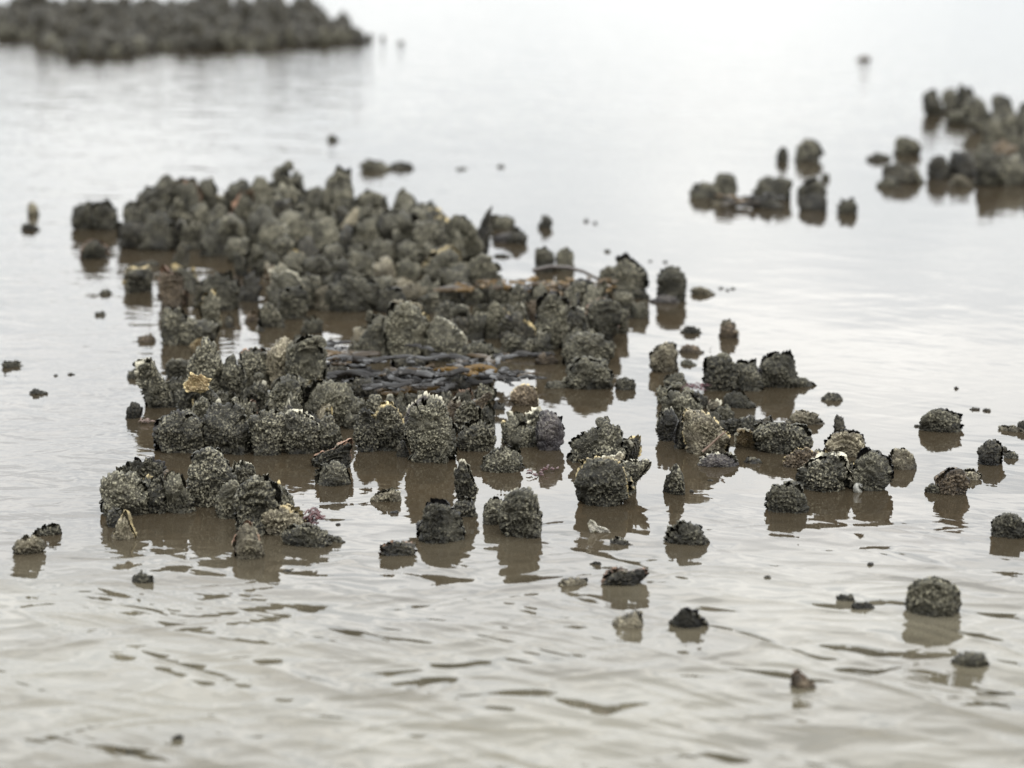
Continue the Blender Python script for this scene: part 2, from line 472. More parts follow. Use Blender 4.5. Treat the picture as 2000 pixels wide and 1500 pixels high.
NUM = [0]
def oyster(x, yb, w_=None, h_=None, style='d', mat='c', rim='n', label='', lean=0.0, poly=None, yaw=None, tilt=None,
           thick=None, group='oysters', frill=0.0, teeth=0, ridges=0.0, open_=False, parts=True, near=True, crust=1.0, z0=0.0,
           cat='oyster', name='oyster', rimw=None, bury=0.04, jag=None, detail=1.0):
    NUM[0] += 1
    sd_ = NUM[0] * 13 + 5
    r_ = random.Random(sd_)
    if style == 'w' and not poly:
        h_ *= 0.72
    P, s = ground(x, yb, z0)
    if poly:
        pts = [((px - x) * s, (yb - py) * s) for px, py in poly]
        w_ = max(p[0] for p in poly) - min(p[0] for p in poly)
        h_ = yb - min(p[1] for p in poly)
    else:
        pts = outline(w_ * s, h_ * s, style, lean, sd_)
    W, H = w_ * s, h_ * s
    T = thick * s if thick else (0.36 * min(W, H * 1.1) * r_.uniform(0.85, 1.15) if style != 'w' else 0.26 * W)
    T = max(T, 0.006)
    # the hidden foot of the shell, under the water
    lo = [p for p in pts if p[1] < 0.25 * H] or pts
    xl, xr = min(p[0] for p in lo), max(p[0] for p in lo)
    top = [p for p in pts if p[1] >= -0.05 * H]
    # order: right-bottom .. over the top .. left-bottom
    cx = (xl + xr) / 2
    ang = sorted(top, key=lambda p: math.atan2(p[1] + 0.12 * H, p[0] - cx)) if not poly else top
    if poly:
        A = sum(p[0] * q[1] - q[0] * p[1] for p, q in zip(top, top[1:] + top[:1]))
        if A < 0:
            top = top[::-1]
        k0 = max(range(len(top)), key=lambda k: top[k][0] * 1.0 - top[k][1] * 1.5)
        ang = top[k0:] + top[:k0]
    hb = bury * 0.5 if bury > 0 else bury * 1.02
    body = ang + [(cx + (xl - cx) * 0.92, -hb), (cx + (xl - cx) * 0.6, -bury), (cx + (xr - cx) * 0.6, -bury), (cx + (xr - cx) * 0.92, -hb)]
    pol = polar(body)
    if yaw is None:
        yaw = r_.uniform(-12, 12) if poly else r_.uniform(-28, 28)
    if tilt is None:
        tilt = r_.uniform(-8, 4) if near else r_.uniform(-22, 12)
    roll = r_.uniform(-3, 3) if poly else r_.uniform(-9, 9) if near else r_.uniform(-17, 17)
    az = math.atan2(P.x, P.y)
    root_loc = Vector((P.x, P.y + T * 0.8, z0))
    rot = (math.radians(tilt), math.radians(roll), -az + math.radians(yaw))
    cosy = max(0.75, math.cos(math.radians(yaw)))
    n = int(min(110, max(18, max(w_, h_) * 0.9))) if near else int(min(34, max(14, max(w_, h_) * 0.42)))
    n = int(n * detail)
    mt = get_mat(mat, rim)
    if rimw is None:
        rimw = 0.0 if rim == 'n' else 0.09
    jg = jag if jag is not None else (0.055 if style != 'f' else 0.09)
    pk = (0.0021 if mat in 'ck' else 0.0015 if mat in 'm' else 0.0011) * crust * (r_.uniform(0.85, 1.1) if crust != 1.0 else r_.choice((0.35, 0.55, 0.8, 1.0, 1.15)))
    kw = dict(jag=jg, pellet=pk, frill=frill, teeth=teeth, ridges=ridges)
    if open_:
        # one cupped valve, hollow side to the viewer
        o = valve(name, pol, n, T * 0.75, +1, mt, sd_, None, rimw=max(rimw, 0.08), open_in=0.0022, **kw)
        o.location = root_loc; o.rotation_euler = rot; o.scale = (1 / cosy, 1, 1)
        return tag(o, label, cat, group)
    if not parts:
        # too small or blurred to show its two valves: one closed mesh
        c, tht, R = pol
        a = valve(name, pol, n, T, -1, mt, sd_, None, rimw=rimw, yoff=0.002, **kw)
        b = valve('tmp', pol, max(12, int(n * 0.6)), T * 0.9, +1, mt, sd_ + 3, None, rimw=rimw, yoff=-0.002, jag=jg, pellet=pk)
        join(a, b)
        a.location = root_loc; a.rotation_euler = rot; a.scale = (1 / cosy, 1, 1)
        return tag(a, label, cat, group)
    root = bpy.data.objects.new(name, None)
    C.objects.link(root)
    root.empty_display_size = 0.02
    root.location = root_loc; root.rotation_euler = rot; root.scale = (1 / cosy, 1, 1)
    tag(root, label, cat, group)
    kf = dict(kw); kf['teeth'] = 0; kf['frill'] = frill * 0.5
    valve('upper_valve', pol, n, T, -1, mt, sd_, root, rimw=rimw * 0.5, shrink=0.955 if rim != 'n' else 0.985, yoff=0.002, **kf)
    valve('lower_valve', pol, max(16, int(n * 0.75)), T * 0.9, +1, mt, sd_ + 3, root, rimw=rimw * 1.3, yoff=-0.001, **kw)
    return root

def join(a, b):
    """append mesh b's geometry to a (both unplaced) and drop b"""
    ma, mb = a.data, b.data
    def arr(m):
        v = np.empty(len(m.vertices) * 3, np.float32); m.vertices.foreach_get('co', v)
        l = np.empty(len(m.loops), np.int32); m.loops.foreach_get('vertex_index', l)
        c_ = np.empty(len(m.vertices) * 4, np.float32); m.color_attributes['wear'].data.foreach_get('color', c_)
        return v.reshape(-1, 3), l.reshape(-1, 4), c_.reshape(-1, 4)
    va, la, ca = arr(ma); vb, lb, cb = arr(mb)
    mat = ma.materials[0]
    o2 = mesh_from(a.name, np.concatenate([va, vb]), np.concatenate([la, lb + len(va)]), mat, np.concatenate([ca, cb])[:, :2])
    a.data = o2.data
    bpy.data.objects.remove(o2)
    bpy.data.objects.remove(b)
    bpy.data.meshes.remove(ma); bpy.data.meshes.remove(mb)

def snail(x, y, r, yb, label, mat=None, rough=0.0009, group='snails and round lumps riding on the oysters', name='periwinkle', cat='snail', turn=None):
    """a small coiled snail; (x, y) is its centre in the photo, yb the ground row of the oyster it sits on"""
    NUM[0] += 1
    r_ = random.Random(NUM[0])
    P, s = ground(x, yb)
    R = r * s
    nt_, nc = 90, 18
    turns = 2.6
    t = np.linspace(0, 1, nt_)
    a = t * turns * 2 * math.pi
    g = np.exp((t - 1) * 3.1)                  # growth
    V = []
    for k in range(nt_):
        rad = 0.56 * g[k]; cen = 0.46 * g[k]
        for j in range(nc):
            b = 2 * math.pi * j / nc
            rr = cen + rad * math.cos(b)
            V.append((rr * math.cos(a[k]), rr * math.sin(a[k]), -1.05 * g[k] + 0.62 + rad * math.sin(b) * 1.0))
    V = np.array(V) * R * 1.4
    Fc = []
    for k in range(nt_ - 1):
        for j in range(nc):
            Fc.append((k * nc + j, k * nc + (j + 1) % nc, (k + 1) * nc + (j + 1) % nc, (k + 1) * nc + j))
    wd, wv = worley(V / 0.003 + NUM[0], NUM[0])
    nrm = V / (np.linalg.norm(V, axis=1)[:, None] + 1e-9)
    V = V + nrm * (np.clip(1 - wd, 0, 1) * rough)[:, None]
    o = mesh_from(name, V, Fc, mat or SNAIL, np.stack([np.clip(1 - wd, 0, 1), np.zeros(len(V))], 1))
    z = (yb - y) * s
    o.location = (P.x, P.y + 0.01, z)
    o.rotation_euler = (math.radians(r_.uniform(20, 70)), math.radians(r_.uniform(-40, 40)), r_.uniform(0, 6.28)) if turn is None else turn
    return tag(o, label, cat, group)

# ------------------------------------------------------------------ setting: seabed and water
def polar_sheet(name, radii, angles, hfun, mat):
    A, Rr = np.meshgrid(angles, radii, indexing='ij')
    X, Y = (Rr * np.sin(A)).ravel(), (Rr * np.cos(A)).ravel()
    Z = hfun(X, Y)
    na, nr = len(angles), len(radii)
    idx = np.arange(na * nr).reshape(na, nr)
    f = np.stack([idx[1:, :-1].ravel(), idx[1:, 1:].ravel(), idx[:-1, 1:].ravel(), idx[:-1, :-1].ravel()], 1)
    return mesh_from(name, np.stack([X, Y, Z], 1), f, mat)

MOUNDS = [  # photo x, photo y, radius x, radius y (m), height
    (640, 500, 0.65, 0.75, 0.045), (800, 560, 0.55, 0.4, 0.036), (1050, 610, 0.45, 0.4, 0.034), (450, 760, 0.22, 0.3, 0.034), (830, 740, 0.3, 0.25, 0.03),
    (330, 430, 0.4, 0.6, 0.035), (1380, 800, 0.12, 0.2, 0.02), (1960, 270, 0.5, 1.2, 0.04)]
def bed_h(X, Y):
    p = np.stack([X * 3.2, Y * 3.2, np.zeros_like(X)], 1)
    z = -0.050 + 0.008 * vnoise(p, 3) + 0.003 * vnoise(p * 5, 4)
    for px, py, rx, ry, h in MOUNDS:
        g, _ = ground(px, py)
        z = z + h * np.exp(-((X - g.x) / rx) ** 2 - ((Y - g.y) / ry) ** 2)
    return np.minimum(z, -0.006)

mud, t, b = new_mat('brown_mud')
tcn = t.nodes.new('ShaderNodeTexCoord')
n1 = noise_node(t, tcn.outputs['Object'], 9, 6, 0.65)
n2 = noise_node(t, tcn.outputs['Object'], 70, 4, 0.6)
c = mixc(t, rng_node(t, n1, 0.35, 0.65), (0.105, 0.072, 0.040), (0.185, 0.130, 0.080))
c = mixc(t, rng_node(t, n2, 0.60, 0.72, 0, 0.7), c, (0.05, 0.040, 0.028))
t.links.new(c, b.inputs['Base Color'])
b.inputs['Roughness'].default_value = 0.8
bp = t.nodes.new('ShaderNodeBump'); bp.inputs['Distance'].default_value = 0.006
t.links.new(n2, bp.inputs['Height']); t.links.new(bp.outputs[0], b.inputs['Normal'])

rad = np.concatenate([np.linspace(0.0, 2.2, 12), np.linspace(2.3, 9, 260), np.geomspace(9.2, 30, 60), np.geomspace(34, 1500, 16)])
angs = np.radians(np.concatenate([np.linspace(-180, -26, 28), np.linspace(-25, 25, 301), np.linspace(26, 180, 28)]))
tag(polar_sheet('seabed', rad, angs, bed_h, mud), kind='structure')

wat = bpy.data.materials.new('sea_water')
wat.use_nodes = True
t = wat.node_tree
for n in list(t.nodes):
    t.nodes.remove(n)
def MN(op, a, b_=None, c_=None, clamp=False):
    n = t.nodes.new('ShaderNodeMath'); n.operation = op; n.use_clamp = clamp
    for k, v in enumerate((a, b_, c_)):
        if v is None: continue
        if isinstance(v, (int, float)): n.inputs[k].default_value = v
        else: t.links.new(v, n.inputs[k])
    return n.outputs[0]
tcn = t.nodes.new('ShaderNodeTexCoord')
sepw = t.nodes.new('ShaderNodeSeparateXYZ')
t.links.new(tcn.outputs['Object'], sepw.inputs[0])
X, Y = sepw.outputs[0], sepw.outputs[1]
def mapped(sx, sy, rot=0.0):
    m_ = t.nodes.new('ShaderNodeMapping')
    m_.inputs['Scale'].default_value = (sx, sy, 1)
    m_.inputs['Rotation'].default_value = (0, 0, math.radians(rot))
    t.links.new(tcn.outputs['Object'], m_.inputs[0])
    return m_.outputs[0]
def wn(vec, scale, detail, rough, dist=0.0):
    n = t.nodes.new('ShaderNodeTexNoise')
    n.inputs['Scale'].default_value = scale; n.inputs['Detail'].default_value = detail
    n.inputs['Roughness'].default_value = rough; n.inputs['Distortion'].default_value = dist
    t.links.new(vec, n.inputs['Vector'])
    return n.outputs['Fac']
def along(lx, ly, rot):
    """texture space stretched lx along the direction rot and ly across it"""
    m_ = t.nodes.new('ShaderNodeMapping'); m_.vector_type = 'TEXTURE'
    m_.inputs['Scale'].default_value = (lx, ly, 1); m_.inputs['Rotation'].default_value = (0, 0, math.radians(rot))
    t.links.new(tcn.outputs['Object'], m_.inputs[0])
    return m_.outputs[0]
def crest(n, soft=0.03):
    """rounded troughs and narrow crests out of a smooth noise"""
    d_ = MN('SUBTRACT', n, 0.5)
    return MN('MULTIPLY', MN('SQRT', MN('ADD', MN('MULTIPLY', d_, d_), soft * soft)), -1.0)
# ripples run towards the viewer and to the right in the foreground; calm behind the shells at the right
nA = wn(along(2.0, 1.0, -56), 3.6, 1.0, 0.35, 0.6)
nA2 = wn(along(1.7, 1.0, 8), 5.0, 1.0, 0.35, 0.8)
nR = wn(along(2.4, 1.0, -48), 3.0, 0.5, 0.3, 0.7)
nR2 = wn(along(1.8, 1.0, 14), 4.4, 0.5, 0.3, 0.9)
nB = wn(along(2.0, 1.0, -20), 13.0, 1.0, 0.4, 0.6)
nC = wn(along(3.5, 1.0, -35), 34.0, 1.5, 0.45, 0.3)
near_m = rng_node(t, Y, 4.6, 3.3, 0.0, 1.05)
left_m = rng_node(t, X, 0.2, -0.9, 0.0, 0.24)
far_m = rng_node(t, Y, 9.0, 14.0, 0.0, 0.36)
msk = MN('MAXIMUM', MN('MAXIMUM', near_m, left_m), MN('MAXIMUM', far_m, 0.05))
pC = rng_node(t, wn(mapped(1, 1, 0), 2.6, 1.0, 0.4), 0.5, 0.66)          # patches of fine capillary ripples
hA = MN('ADD', MN('MULTIPLY', nA, 0.030), MN('MULTIPLY', nA2, 0.015))
nM = wn(along(2.6, 1.0, -40), 7.5, 0.5, 0.3, 0.9)
nM2 = wn(along(2.2, 1.0, 20), 9.0, 0.5, 0.3, 0.9)
hR = MN('ADD', MN('MULTIPLY', crest(nR, 0.02), 0.024), MN('MULTIPLY', crest(nR2, 0.02), 0.011))
hR = MN('ADD', hR, MN('ADD', MN('MULTIPLY', crest(nM, 0.016), 0.013), MN('MULTIPLY', crest(nM2, 0.016), 0.008)))
hB = MN('MULTIPLY', nB, 0.0060)
hC = MN('MULTIPLY', MN('MULTIPLY', nC, 0.0042), pC)
hh = MN('MULTIPLY', MN('ADD', MN('ADD', hA, hB), MN('ADD', hR, hC)), msk)
fine_m = MN('MAXIMUM', rng_node(t, X, 0.0, -0.9, 0.0, 1.0), rng_node(t, Y, 7.0, 12.0, 0.0, 1.0))
nD = wn(along(1.6, 1.0, 4), 22.0, 2.0, 0.5, 0.5)
hh = MN('ADD', hh, MN('MULTIPLY', MN('MULTIPLY', nD, 0.0013), fine_m))
hh = MN('ADD', hh, MN('MULTIPLY', nC, 0.00016))
bp = t.nodes.new('ShaderNodeBump')
bp.inputs['Strength'].default_value = 1.0; bp.inputs['Distance'].default_value = 1.0
t.links.new(hh, bp.inputs['Height'])
fr = t.nodes.new('ShaderNodeFresnel'); fr.inputs['IOR'].default_value = 1.34
t.links.new(bp.outputs[0], fr.inputs['Normal'])
gl = t.nodes.new('ShaderNodeBsdfGlossy'); gl.inputs['Roughness'].default_value = 0.03
t.links.new(bp.outputs[0], gl.inputs['Normal'])
tp = t.nodes.new('ShaderNodeBsdfTransparent'); tp.inputs['Color'].default_value = (0.74, 0.66, 0.52, 1)
df = t.nodes.new('ShaderNodeBsdfDiffuse'); df.inputs['Color'].default_value = (0.048, 0.038, 0.024, 1)   # silt in the water
mb = t.nodes.new('ShaderNodeMixShader'); mb.inputs[0].default_value = 0.72
# more silt hangs in the stirred water of the foreground than between the shells
silt = mixc(t, rng_node(t, MN('ADD', Y, MN('MULTIPLY', nA2, 0.8)), 4.55, 3.7), (0.037, 0.029, 0.0185), (0.074, 0.065, 0.045))
silt = mixc(t, rng_node(t, wn(mapped(1, 1, 0), 1.5, 2.0, 0.5, 0.4), 0.42, 0.6), silt, mixc(t, rng_node(t, Y, 4.4, 3.7, 0.0, 0.32), silt, (0.150, 0.138, 0.102)))   # drifting plumes
t.links.new(silt, df.inputs['Color'])
t.links.new(rng_node(t, Y, 4.4, 3.6, 0.70, 0.86), mb.inputs[0])
t.links.new(tp.outputs[0], mb.inputs[1]); t.links.new(df.outputs[0], mb.inputs[2])
mx = t.nodes.new('ShaderNodeMixShader')
t.links.new(fr.outputs[0], mx.inputs[0]); t.links.new(mb.outputs[0], mx.inputs[1]); t.links.new(gl.outputs[0], mx.inputs[2])
wo = t.nodes.new('ShaderNodeOutputMaterial')
t.links.new(mx.outputs[0], wo.inputs[0])
rad_w = np.concatenate([np.linspace(0.0, 30, 40), np.geomspace(34, 1500, 16)])
ang_w = np.radians(np.linspace(-180, 180, 73))
tag(polar_sheet('water', rad_w, ang_w, lambda X_, Y_: np.zeros_like(X_), wat), kind='structure')

# ------------------------------------------------------------------ the near oysters, one by one
G1, G2, G3 = 'oysters of the near left cluster', 'oysters of the near middle cluster', 'oysters of the near right cluster'
G4, G5 = 'lone oysters in the open water', 'oysters of the central cluster behind the rockweed'
O = oyster
# --- near left cluster: waterline row, left to right
O(352, 886, label='wide dark pelleted oyster at the left end of the near left waterline row', group=G1, poly=[(302, 882), (300, 845), (308, 820), (335, 806), (365, 806), (392, 822), (405, 850), (402, 884)], thick=38, rim='d')
O(438, 889, label='dark oyster with a purple patch, second in the waterline row of the near left cluster', group=G1, poly=[(402, 885), (396, 845), (398, 812), (415, 792), (450, 790), (476, 808), (482, 850), (480, 887)], thick=34)
O(514, 889, label='upright oblong dark oyster, third in the waterline row of the near left cluster', group=G1, poly=[(480, 887), (478, 850), (484, 815), (510, 803), (540, 806), (552, 825), (554, 860), (550, 886)], thick=30)
O(588, 887, label='dark oyster with a pale ragged top edge, fourth in the near left waterline row', group=G1, poly=[(553, 884), (549, 850), (551, 812), (570, 803), (600, 810), (618, 830), (630, 850), (626, 885)], thick=30, rim='w', rimw=0.06)
O(643, 886, label='narrow crusty oyster dotted with white barnacles behind the tilted wedge shell', group=G1, poly=[(625, 884), (622, 850), (630, 826), (646, 822), (660, 834), (664, 860), (660, 886)], thick=20, mat='c', jag=0.09)
O(618, 884, 32, 34, 'r', 'm', label='knobbly round little oyster low at the right end of the waterline row', group=G1, thick=15)
O(645, 914, label='tilted wedge shaped oyster with a reddish edge just above the low grey block', group=G1, poly=[(604, 912), (610, 896), (640, 880), (664, 868), (681, 862), (683, 890), (680, 913)], thick=24, rim='r', mat='c')
O(651, 949, label='low grey flat topped block of an oyster standing alone right of the left front group', group=G1, poly=[(617, 947), (618, 925), (628, 911), (655, 907), (675, 915), (686, 946)], thick=26, mat='m')
# second and third rows
O(392, 838, label='dark oyster with a golden ragged crown, left part of the near left cluster', group=G1, poly=[(345, 835), (346, 790), (352, 762), (375, 748), (402, 750), (425, 775), (430, 835)], thick=28)
O(391, 842, label='golden frilled shell crown sticking out above a dark oyster in the near left cluster', group=G1, crust=0.8, poly=[(364, 762), (360, 750), (368, 742), (374, 728), (384, 735), (394, 730), (402, 739), (414, 742), (411, 752), (400, 762)], thick=7, mat='g', rim='y', name='shell_fragment', cat='shell', jag=0.08, bury=-0.086, rimw=0.2)
O(391, 862, label='egg shaped barnacled oyster with a white edge above the waterline row', group=G1, poly=[(371, 860), (370, 800), (376, 778), (392, 771), (408, 780), (413, 810), (408, 860)], thick=20, mat='m', rim='w', rimw=0.05)
O(457, 866, label='grey brown oyster between the egg shaped one and the pale arched one', group=G1, poly=[(425, 862), (424, 815), (438, 790), (462, 778), (482, 790), (498, 815), (500, 862)], thick=22, mat='m')
O(408, 792, label='tallest dark oyster on the left of the near left cluster, thickly pelleted', group=G1, poly=[(372, 790), (370, 740), (370, 700), (384, 680), (404, 668), (424, 678), (438, 705), (446, 745), (448, 790)], thick=36)
O(456, 794, label='slanting oyster leaning right behind the tallest dark one', group=G1, poly=[(432, 790), (428, 735), (436, 700), (452, 692), (468, 712), (478, 745), (484, 790)], thick=24)
O(497, 770, label='brownish rounded oyster in the back row of the near left cluster', group=G1, poly=[(462, 768), (460, 715), (470, 688), (492, 675), (515, 680), (530, 700), (532, 768)], thick=30, mat='c', rim='r', rimw=0.04)
O(549, 772, label='pale topped oyster left of the tall back oyster, its side broken open', group=G1, poly=[(524, 770), (520, 712), (528, 684), (548, 668), (572, 665), (584, 685), (582, 770)], thick=24, mat='p')
O(598, 778, label='tall grey oyster with a round snail on its top, back of the near left cluster', group=G1, poly=[(560, 776), (560, 725), (568, 690), (582, 668), (603, 656), (622, 664), (630, 690), (630, 730), (634, 776)], thick=32, mat='m')
O(500, 812, label='oyster with a thin pale arched rim in the middle of the near left cluster', group=G1, poly=[(474, 810), (472, 775), (480, 752), (500, 740), (520, 748), (530, 772), (530, 810)], thick=22, rim='w', rimw=0.09)
O(556, 832, label='broad dark oyster between the pale arched one and the wide muddy one', group=G1, poly=[(524, 830), (524, 778), (536, 748), (560, 738), (585, 748), (594, 780), (592, 830)], thick=26)
O(652, 834, label='wide muddy grey oyster with a snail on it, just left of the rockweed', group=G1, poly=[(592, 831), (590, 800), (600, 768), (620, 750), (650, 746), (675, 756), (694, 782), (712, 800), (706, 822), (694, 832)], thick=34, mat='m')
O(620, 812, label='small arched oyster behind the wide muddy one', group=G1, poly=[(592, 810), (592, 765), (604, 745), (622, 735), (634, 742), (640, 810)], thick=14, mat='c', rim='y', rimw=0.08)
O(297, 797, label='leaning oyster with white frilled edges at the outer left of the near left cluster', group=G1, poly=[(284, 795), (270, 765), (260, 730), (262, 706), (278, 698), (294, 702), (302, 728), (318, 748), (332, 780), (336, 796)], thick=26, rim='w', rimw=0.13, frill=0.004)
O(262, 740, 32, 26, 'w', 'm', label='small shell low behind the round snail at the far left of the cluster', group=G1, thick=12)
O(345, 740, label='muddy grey flat topped oyster left of the tallest dark one', group=G1, poly=[(322, 738), (324, 712), (334, 700), (352, 702), (370, 706), (374, 738)], thick=20, mat='m', rim='w', rimw=0.05)
O(333, 795, 46, 55, 'd', 'c', label='dark oyster filling the gap right of the white frilled leaning one', group=G1, thick=22)
O(350, 842, 40, 40, 'f', 'k', 'd', label='small black oyster behind the left end of the waterline row', group=G1, thick=16)
O(690, 838, 30, 30, 'd', 'm', label='little grey oyster beside the right edge of the wide muddy one', group=G1, thick=12)
O(256, 818, 28, 29, 'f', 'k', 'd', label='small black jagged shell in the water left of the near left cluster', group=G4, thick=13)
O(390, 692, label='thin amber shell sliver lying behind the tallest dark oyster', group=G1, poly=[(368, 684), (372, 672), (388, 662), (402, 662), (414, 672), (400, 676), (386, 682)], thick=8, mat='g', rim='y', name='shell_fragment', cat='shell', bury=0.0)
O(592, 797, 44, 60, 'd', 'c', label='dark oyster in the hollow left of the rockweed', group=G1, thick=18)
O(540, 800, 36, 58, 'd', 'k', label='black oyster in the deep gap at the middle of the near left cluster', group=G1, thick=16)
O(478, 838, 40, 56, 'd', 'c', 'r', label='purple edged oyster behind the gap between second and third waterline oysters', group=G1, thick=18)
O(604, 852, 44, 44, 'd', 'c', label='dark oyster tucked behind the fourth waterline oyster', group=G1, thick=18)
O(430, 826, 40, 62, 'd', 'm', label='greyish oyster right of the golden crown', group=G1, thick=18)
# front-left group
O(240, 1008, label='large round muddy oyster at the left end of the front left group', group=G1, poly=[(196, 1000), (192, 968), (200, 942), (220, 928), (250, 928), (272, 942), (284, 970), (286, 1004)], thick=36, mat='m')
O(281, 960, label='black fringed ragged oyster behind the large round muddy one', group=G1, poly=[(238, 958), (238, 925), (252, 903), (262, 898), (275, 905), (290, 896), (300, 905), (316, 912), (320, 958)], thick=22, mat='c', rim='d', rimw=0.16, jag=0.08, teeth=17)
O(228, 1031, label='small green grey ball of an oyster below the large round muddy one', group=G1, poly=[(209, 1028), (208, 1008), (218, 996), (236, 996), (248, 1010), (244, 1030)], thick=18, mat='c')
O(240, 1052, label='pale yellowish shell splinter beneath the small green grey ball', group=G1, poly=[(216, 1050), (228, 1028), (238, 1008), (246, 998), (252, 1020), (262, 1050)], thick=14, mat='p', rim='y', ridges=0.0015)
O(303, 1002, label='narrow dark oyster between the round muddy one and its right neighbour', group=G1, poly=[(287, 1000), (288, 960), (298, 936), (314, 930), (322, 960), (330, 1000)], thick=18, mat='c')
O(345, 1002, label='lumpy grey oyster pair left of the dark rounded pelleted one', group=G1, poly=[(318, 998), (318, 960), (322, 932), (338, 922), (356, 928), (364, 955), (378, 978), (380, 1000)], thick=24, mat='m')
O(412, 992, label='dark rounded oyster thickly covered in pellets at the centre of the front left group', group=G1, poly=[(385, 985), (370, 955), (368, 915), (382, 892), (404, 882), (428, 888), (446, 908), (458, 935), (452, 970), (436, 990)], thick=36, mat='c')
O(446, 1012, label='muddy grey oyster low between the dark rounded one and the dark blocky one', group=G1, poly=[(424, 1008), (420, 975), (432, 948), (455, 940), (472, 965), (474, 1008)], thick=20, mat='m')
O(476, 968, label='grey oyster with curled white edges at the back of the front left group', group=G1, poly=[(450, 966), (450, 925), (460, 905), (480, 902), (494, 915), (498, 966)], thick=20, mat='c', rim='w', rimw=0.10, frill=0.004)
O(497, 1046, label='dark blocky oyster with a frilled lower left edge, right half of the front left group', group=G1, poly=[(456, 1040), (450, 1020), (462, 985), (474, 950), (498, 932), (524, 935), (544, 955), (548, 985), (532, 1005), (510, 1020), (480, 1040)], thick=34, mat='c', rim='w', rimw=0.04)
O(546, 1006, label='grey oyster at the right edge of the front left group', group=G1, poly=[(522, 1003), (520, 965), (532, 945), (552, 950), (568, 972), (572, 1004)], thick=20, mat='m')
O(548, 1046, label='cream coloured flat shell lying beside the red weed tuft', group=G1, poly=[(505, 1040), (502, 1016), (512, 1000), (532, 990), (560, 988), (582, 996), (592, 1012), (588, 1040)], thick=30, mat='p', rim='y', rimw=0.12, crust=1.2)
O(600, 1068, label='low crumbling dark oyster trailing off to the right below the cream shell', group=G1, poly=[(550, 1064), (548, 1050), (566, 1038), (590, 1030), (615, 1032), (636, 1046), (644, 1062)], thick=26, mat='c', jag=0.08)
O(652, 1060, 42, 12, 'w', 'c', label='crumbs of crust at the tail of the low dark oyster', group=G1, thick=14)
O(485, 1092, label='peaked brown and grey shell standing at the front of the front left group', group=G1, poly=[(456, 1088), (454, 1066), (466, 1040), (484, 1020), (496, 1030), (504, 1055), (516, 1085)], thick=26, mat='p', rim='r', ridges=0.002)
O(352, 1002, 22, 16, 'w', 'k', label='tiny black shell at the waterline of the lumpy grey pair', group=G1, thick=8)
O(320, 948, 34, 26, 'd', 'b', label='small brown oyster behind the narrow dark one', group=G1, thick=12)
O(55, 1084, label='small yellowish lump of shell alone at the far left of the foreground', group=G4, poly=[(23, 1080), (26, 1062), (42, 1050), (66, 1048), (84, 1060), (88, 1080)], thick=22, mat='p')
O(90, 1046, label='flat dark shell awash just above the small yellowish lump at far left', group=G4, poly=[(62, 1042), (74, 1030), (90, 1022), (112, 1026), (118, 1044)], thick=16, mat='c')
O(279, 1138, 38, 26, 'w', 'm', label='tiny grey shell awash in the ripples below the front left group', group=G4, thick=13, jag=0.09)
# --- near middle cluster
O(713, 882, label='dark narrow oyster at the left of the near middle cluster', group=G2, poly=[(694, 880), (692, 845), (698, 815), (714, 800), (728, 808), (736, 840), (736, 880)], thick=22, mat='c')
O(761, 880, label='oyster with a wavy cream rim and a lumpy face, left of the big oval', group=G2, poly=[(728, 876), (726, 845), (734, 815), (740, 795), (758, 788), (778, 794), (790, 815), (794, 850), (790, 878)], thick=28, mat='c', rim='y', rimw=0.16, frill=0.005)
O(838, 905, label='largest upright oval oyster of the near middle cluster, evenly grey and pelleted', group=G2, poly=[(794, 900), (790, 862), (796, 820), (806, 792), (826, 780), (852, 780), (872, 796), (884, 830), (889, 870), (884, 900)], thick=40, mat='m', crust=1.5, detail=1.15)
O(825, 868, label='fan of black and white striped shell edge behind the largest oval oyster', group=G2, poly=[(785, 866), (784, 825), (794, 796), (815, 778), (842, 774), (866, 780), (872, 866)], thick=20, mat='v', rim='w', rimw=0.12, teeth=21)
O(786, 893, 22, 30, 's', 'k', label='black sliver of shell at the left foot of the largest oval oyster', group=G2, thick=9)
O(932, 882, label='squat dark oyster with one cream spot right of the largest oval oyster', group=G2, poly=[(898, 880), (897, 855), (908, 832), (934, 824), (958, 830), (970, 850), (966, 880)], thick=28, mat='c')
O(952, 848, label='pointed grey oyster standing behind the squat dark one', group=G2, poly=[(934, 846), (934, 815), (944, 795), (952, 788), (964, 806), (968, 846)], thick=18, mat='m')
O(915, 850, label='slanting rough oyster between the largest oval and the pointed grey one', group=G2, poly=[(892, 848), (890, 815), (905, 792), (926, 782), (940, 790), (936, 848)], thick=18, mat='c')
O(920, 838, label='reddish brown blade with a bead edged rim leaning to the right above the squat oyster', group=G2, poly=[(888, 815), (892, 802), (915, 788), (940, 778), (964, 766), (966, 772), (945, 792), (920, 808), (900, 818)], thick=10, mat='b', rim='w', rimw=0.22, teeth=19, bury=-0.03)
O(888, 826, 50, 44, 'f', 'b', 'w', label='brown shell with white beads at its tip right behind the largest oval oyster', group=G2, thick=18, teeth=13)
O(978, 922, label='tilted muddy oyster with a dark pelleted underside in front of the near middle cluster', group=G2, poly=[(936, 918), (944, 898), (965, 880), (990, 874), (1014, 880), (1018, 900), (1016, 918), (985, 923)], thick=26, mat='m', jag=0.05)
O(1024, 792, label='black and cream topped oyster under the right end of the rockweed', group=G2, poly=[(1000, 790), (998, 770), (1012, 756), (1030, 752), (1046, 764), (1050, 790)], thick=20, mat='b', rim='y', rimw=0.1)
O(1014, 842, label='small pale topped lump left of the violet frilled oyster', group=G2, poly=[(996, 840), (996, 818), (1006, 806), (1022, 806), (1034, 820), (1032, 840)], thick=16, mat='m')
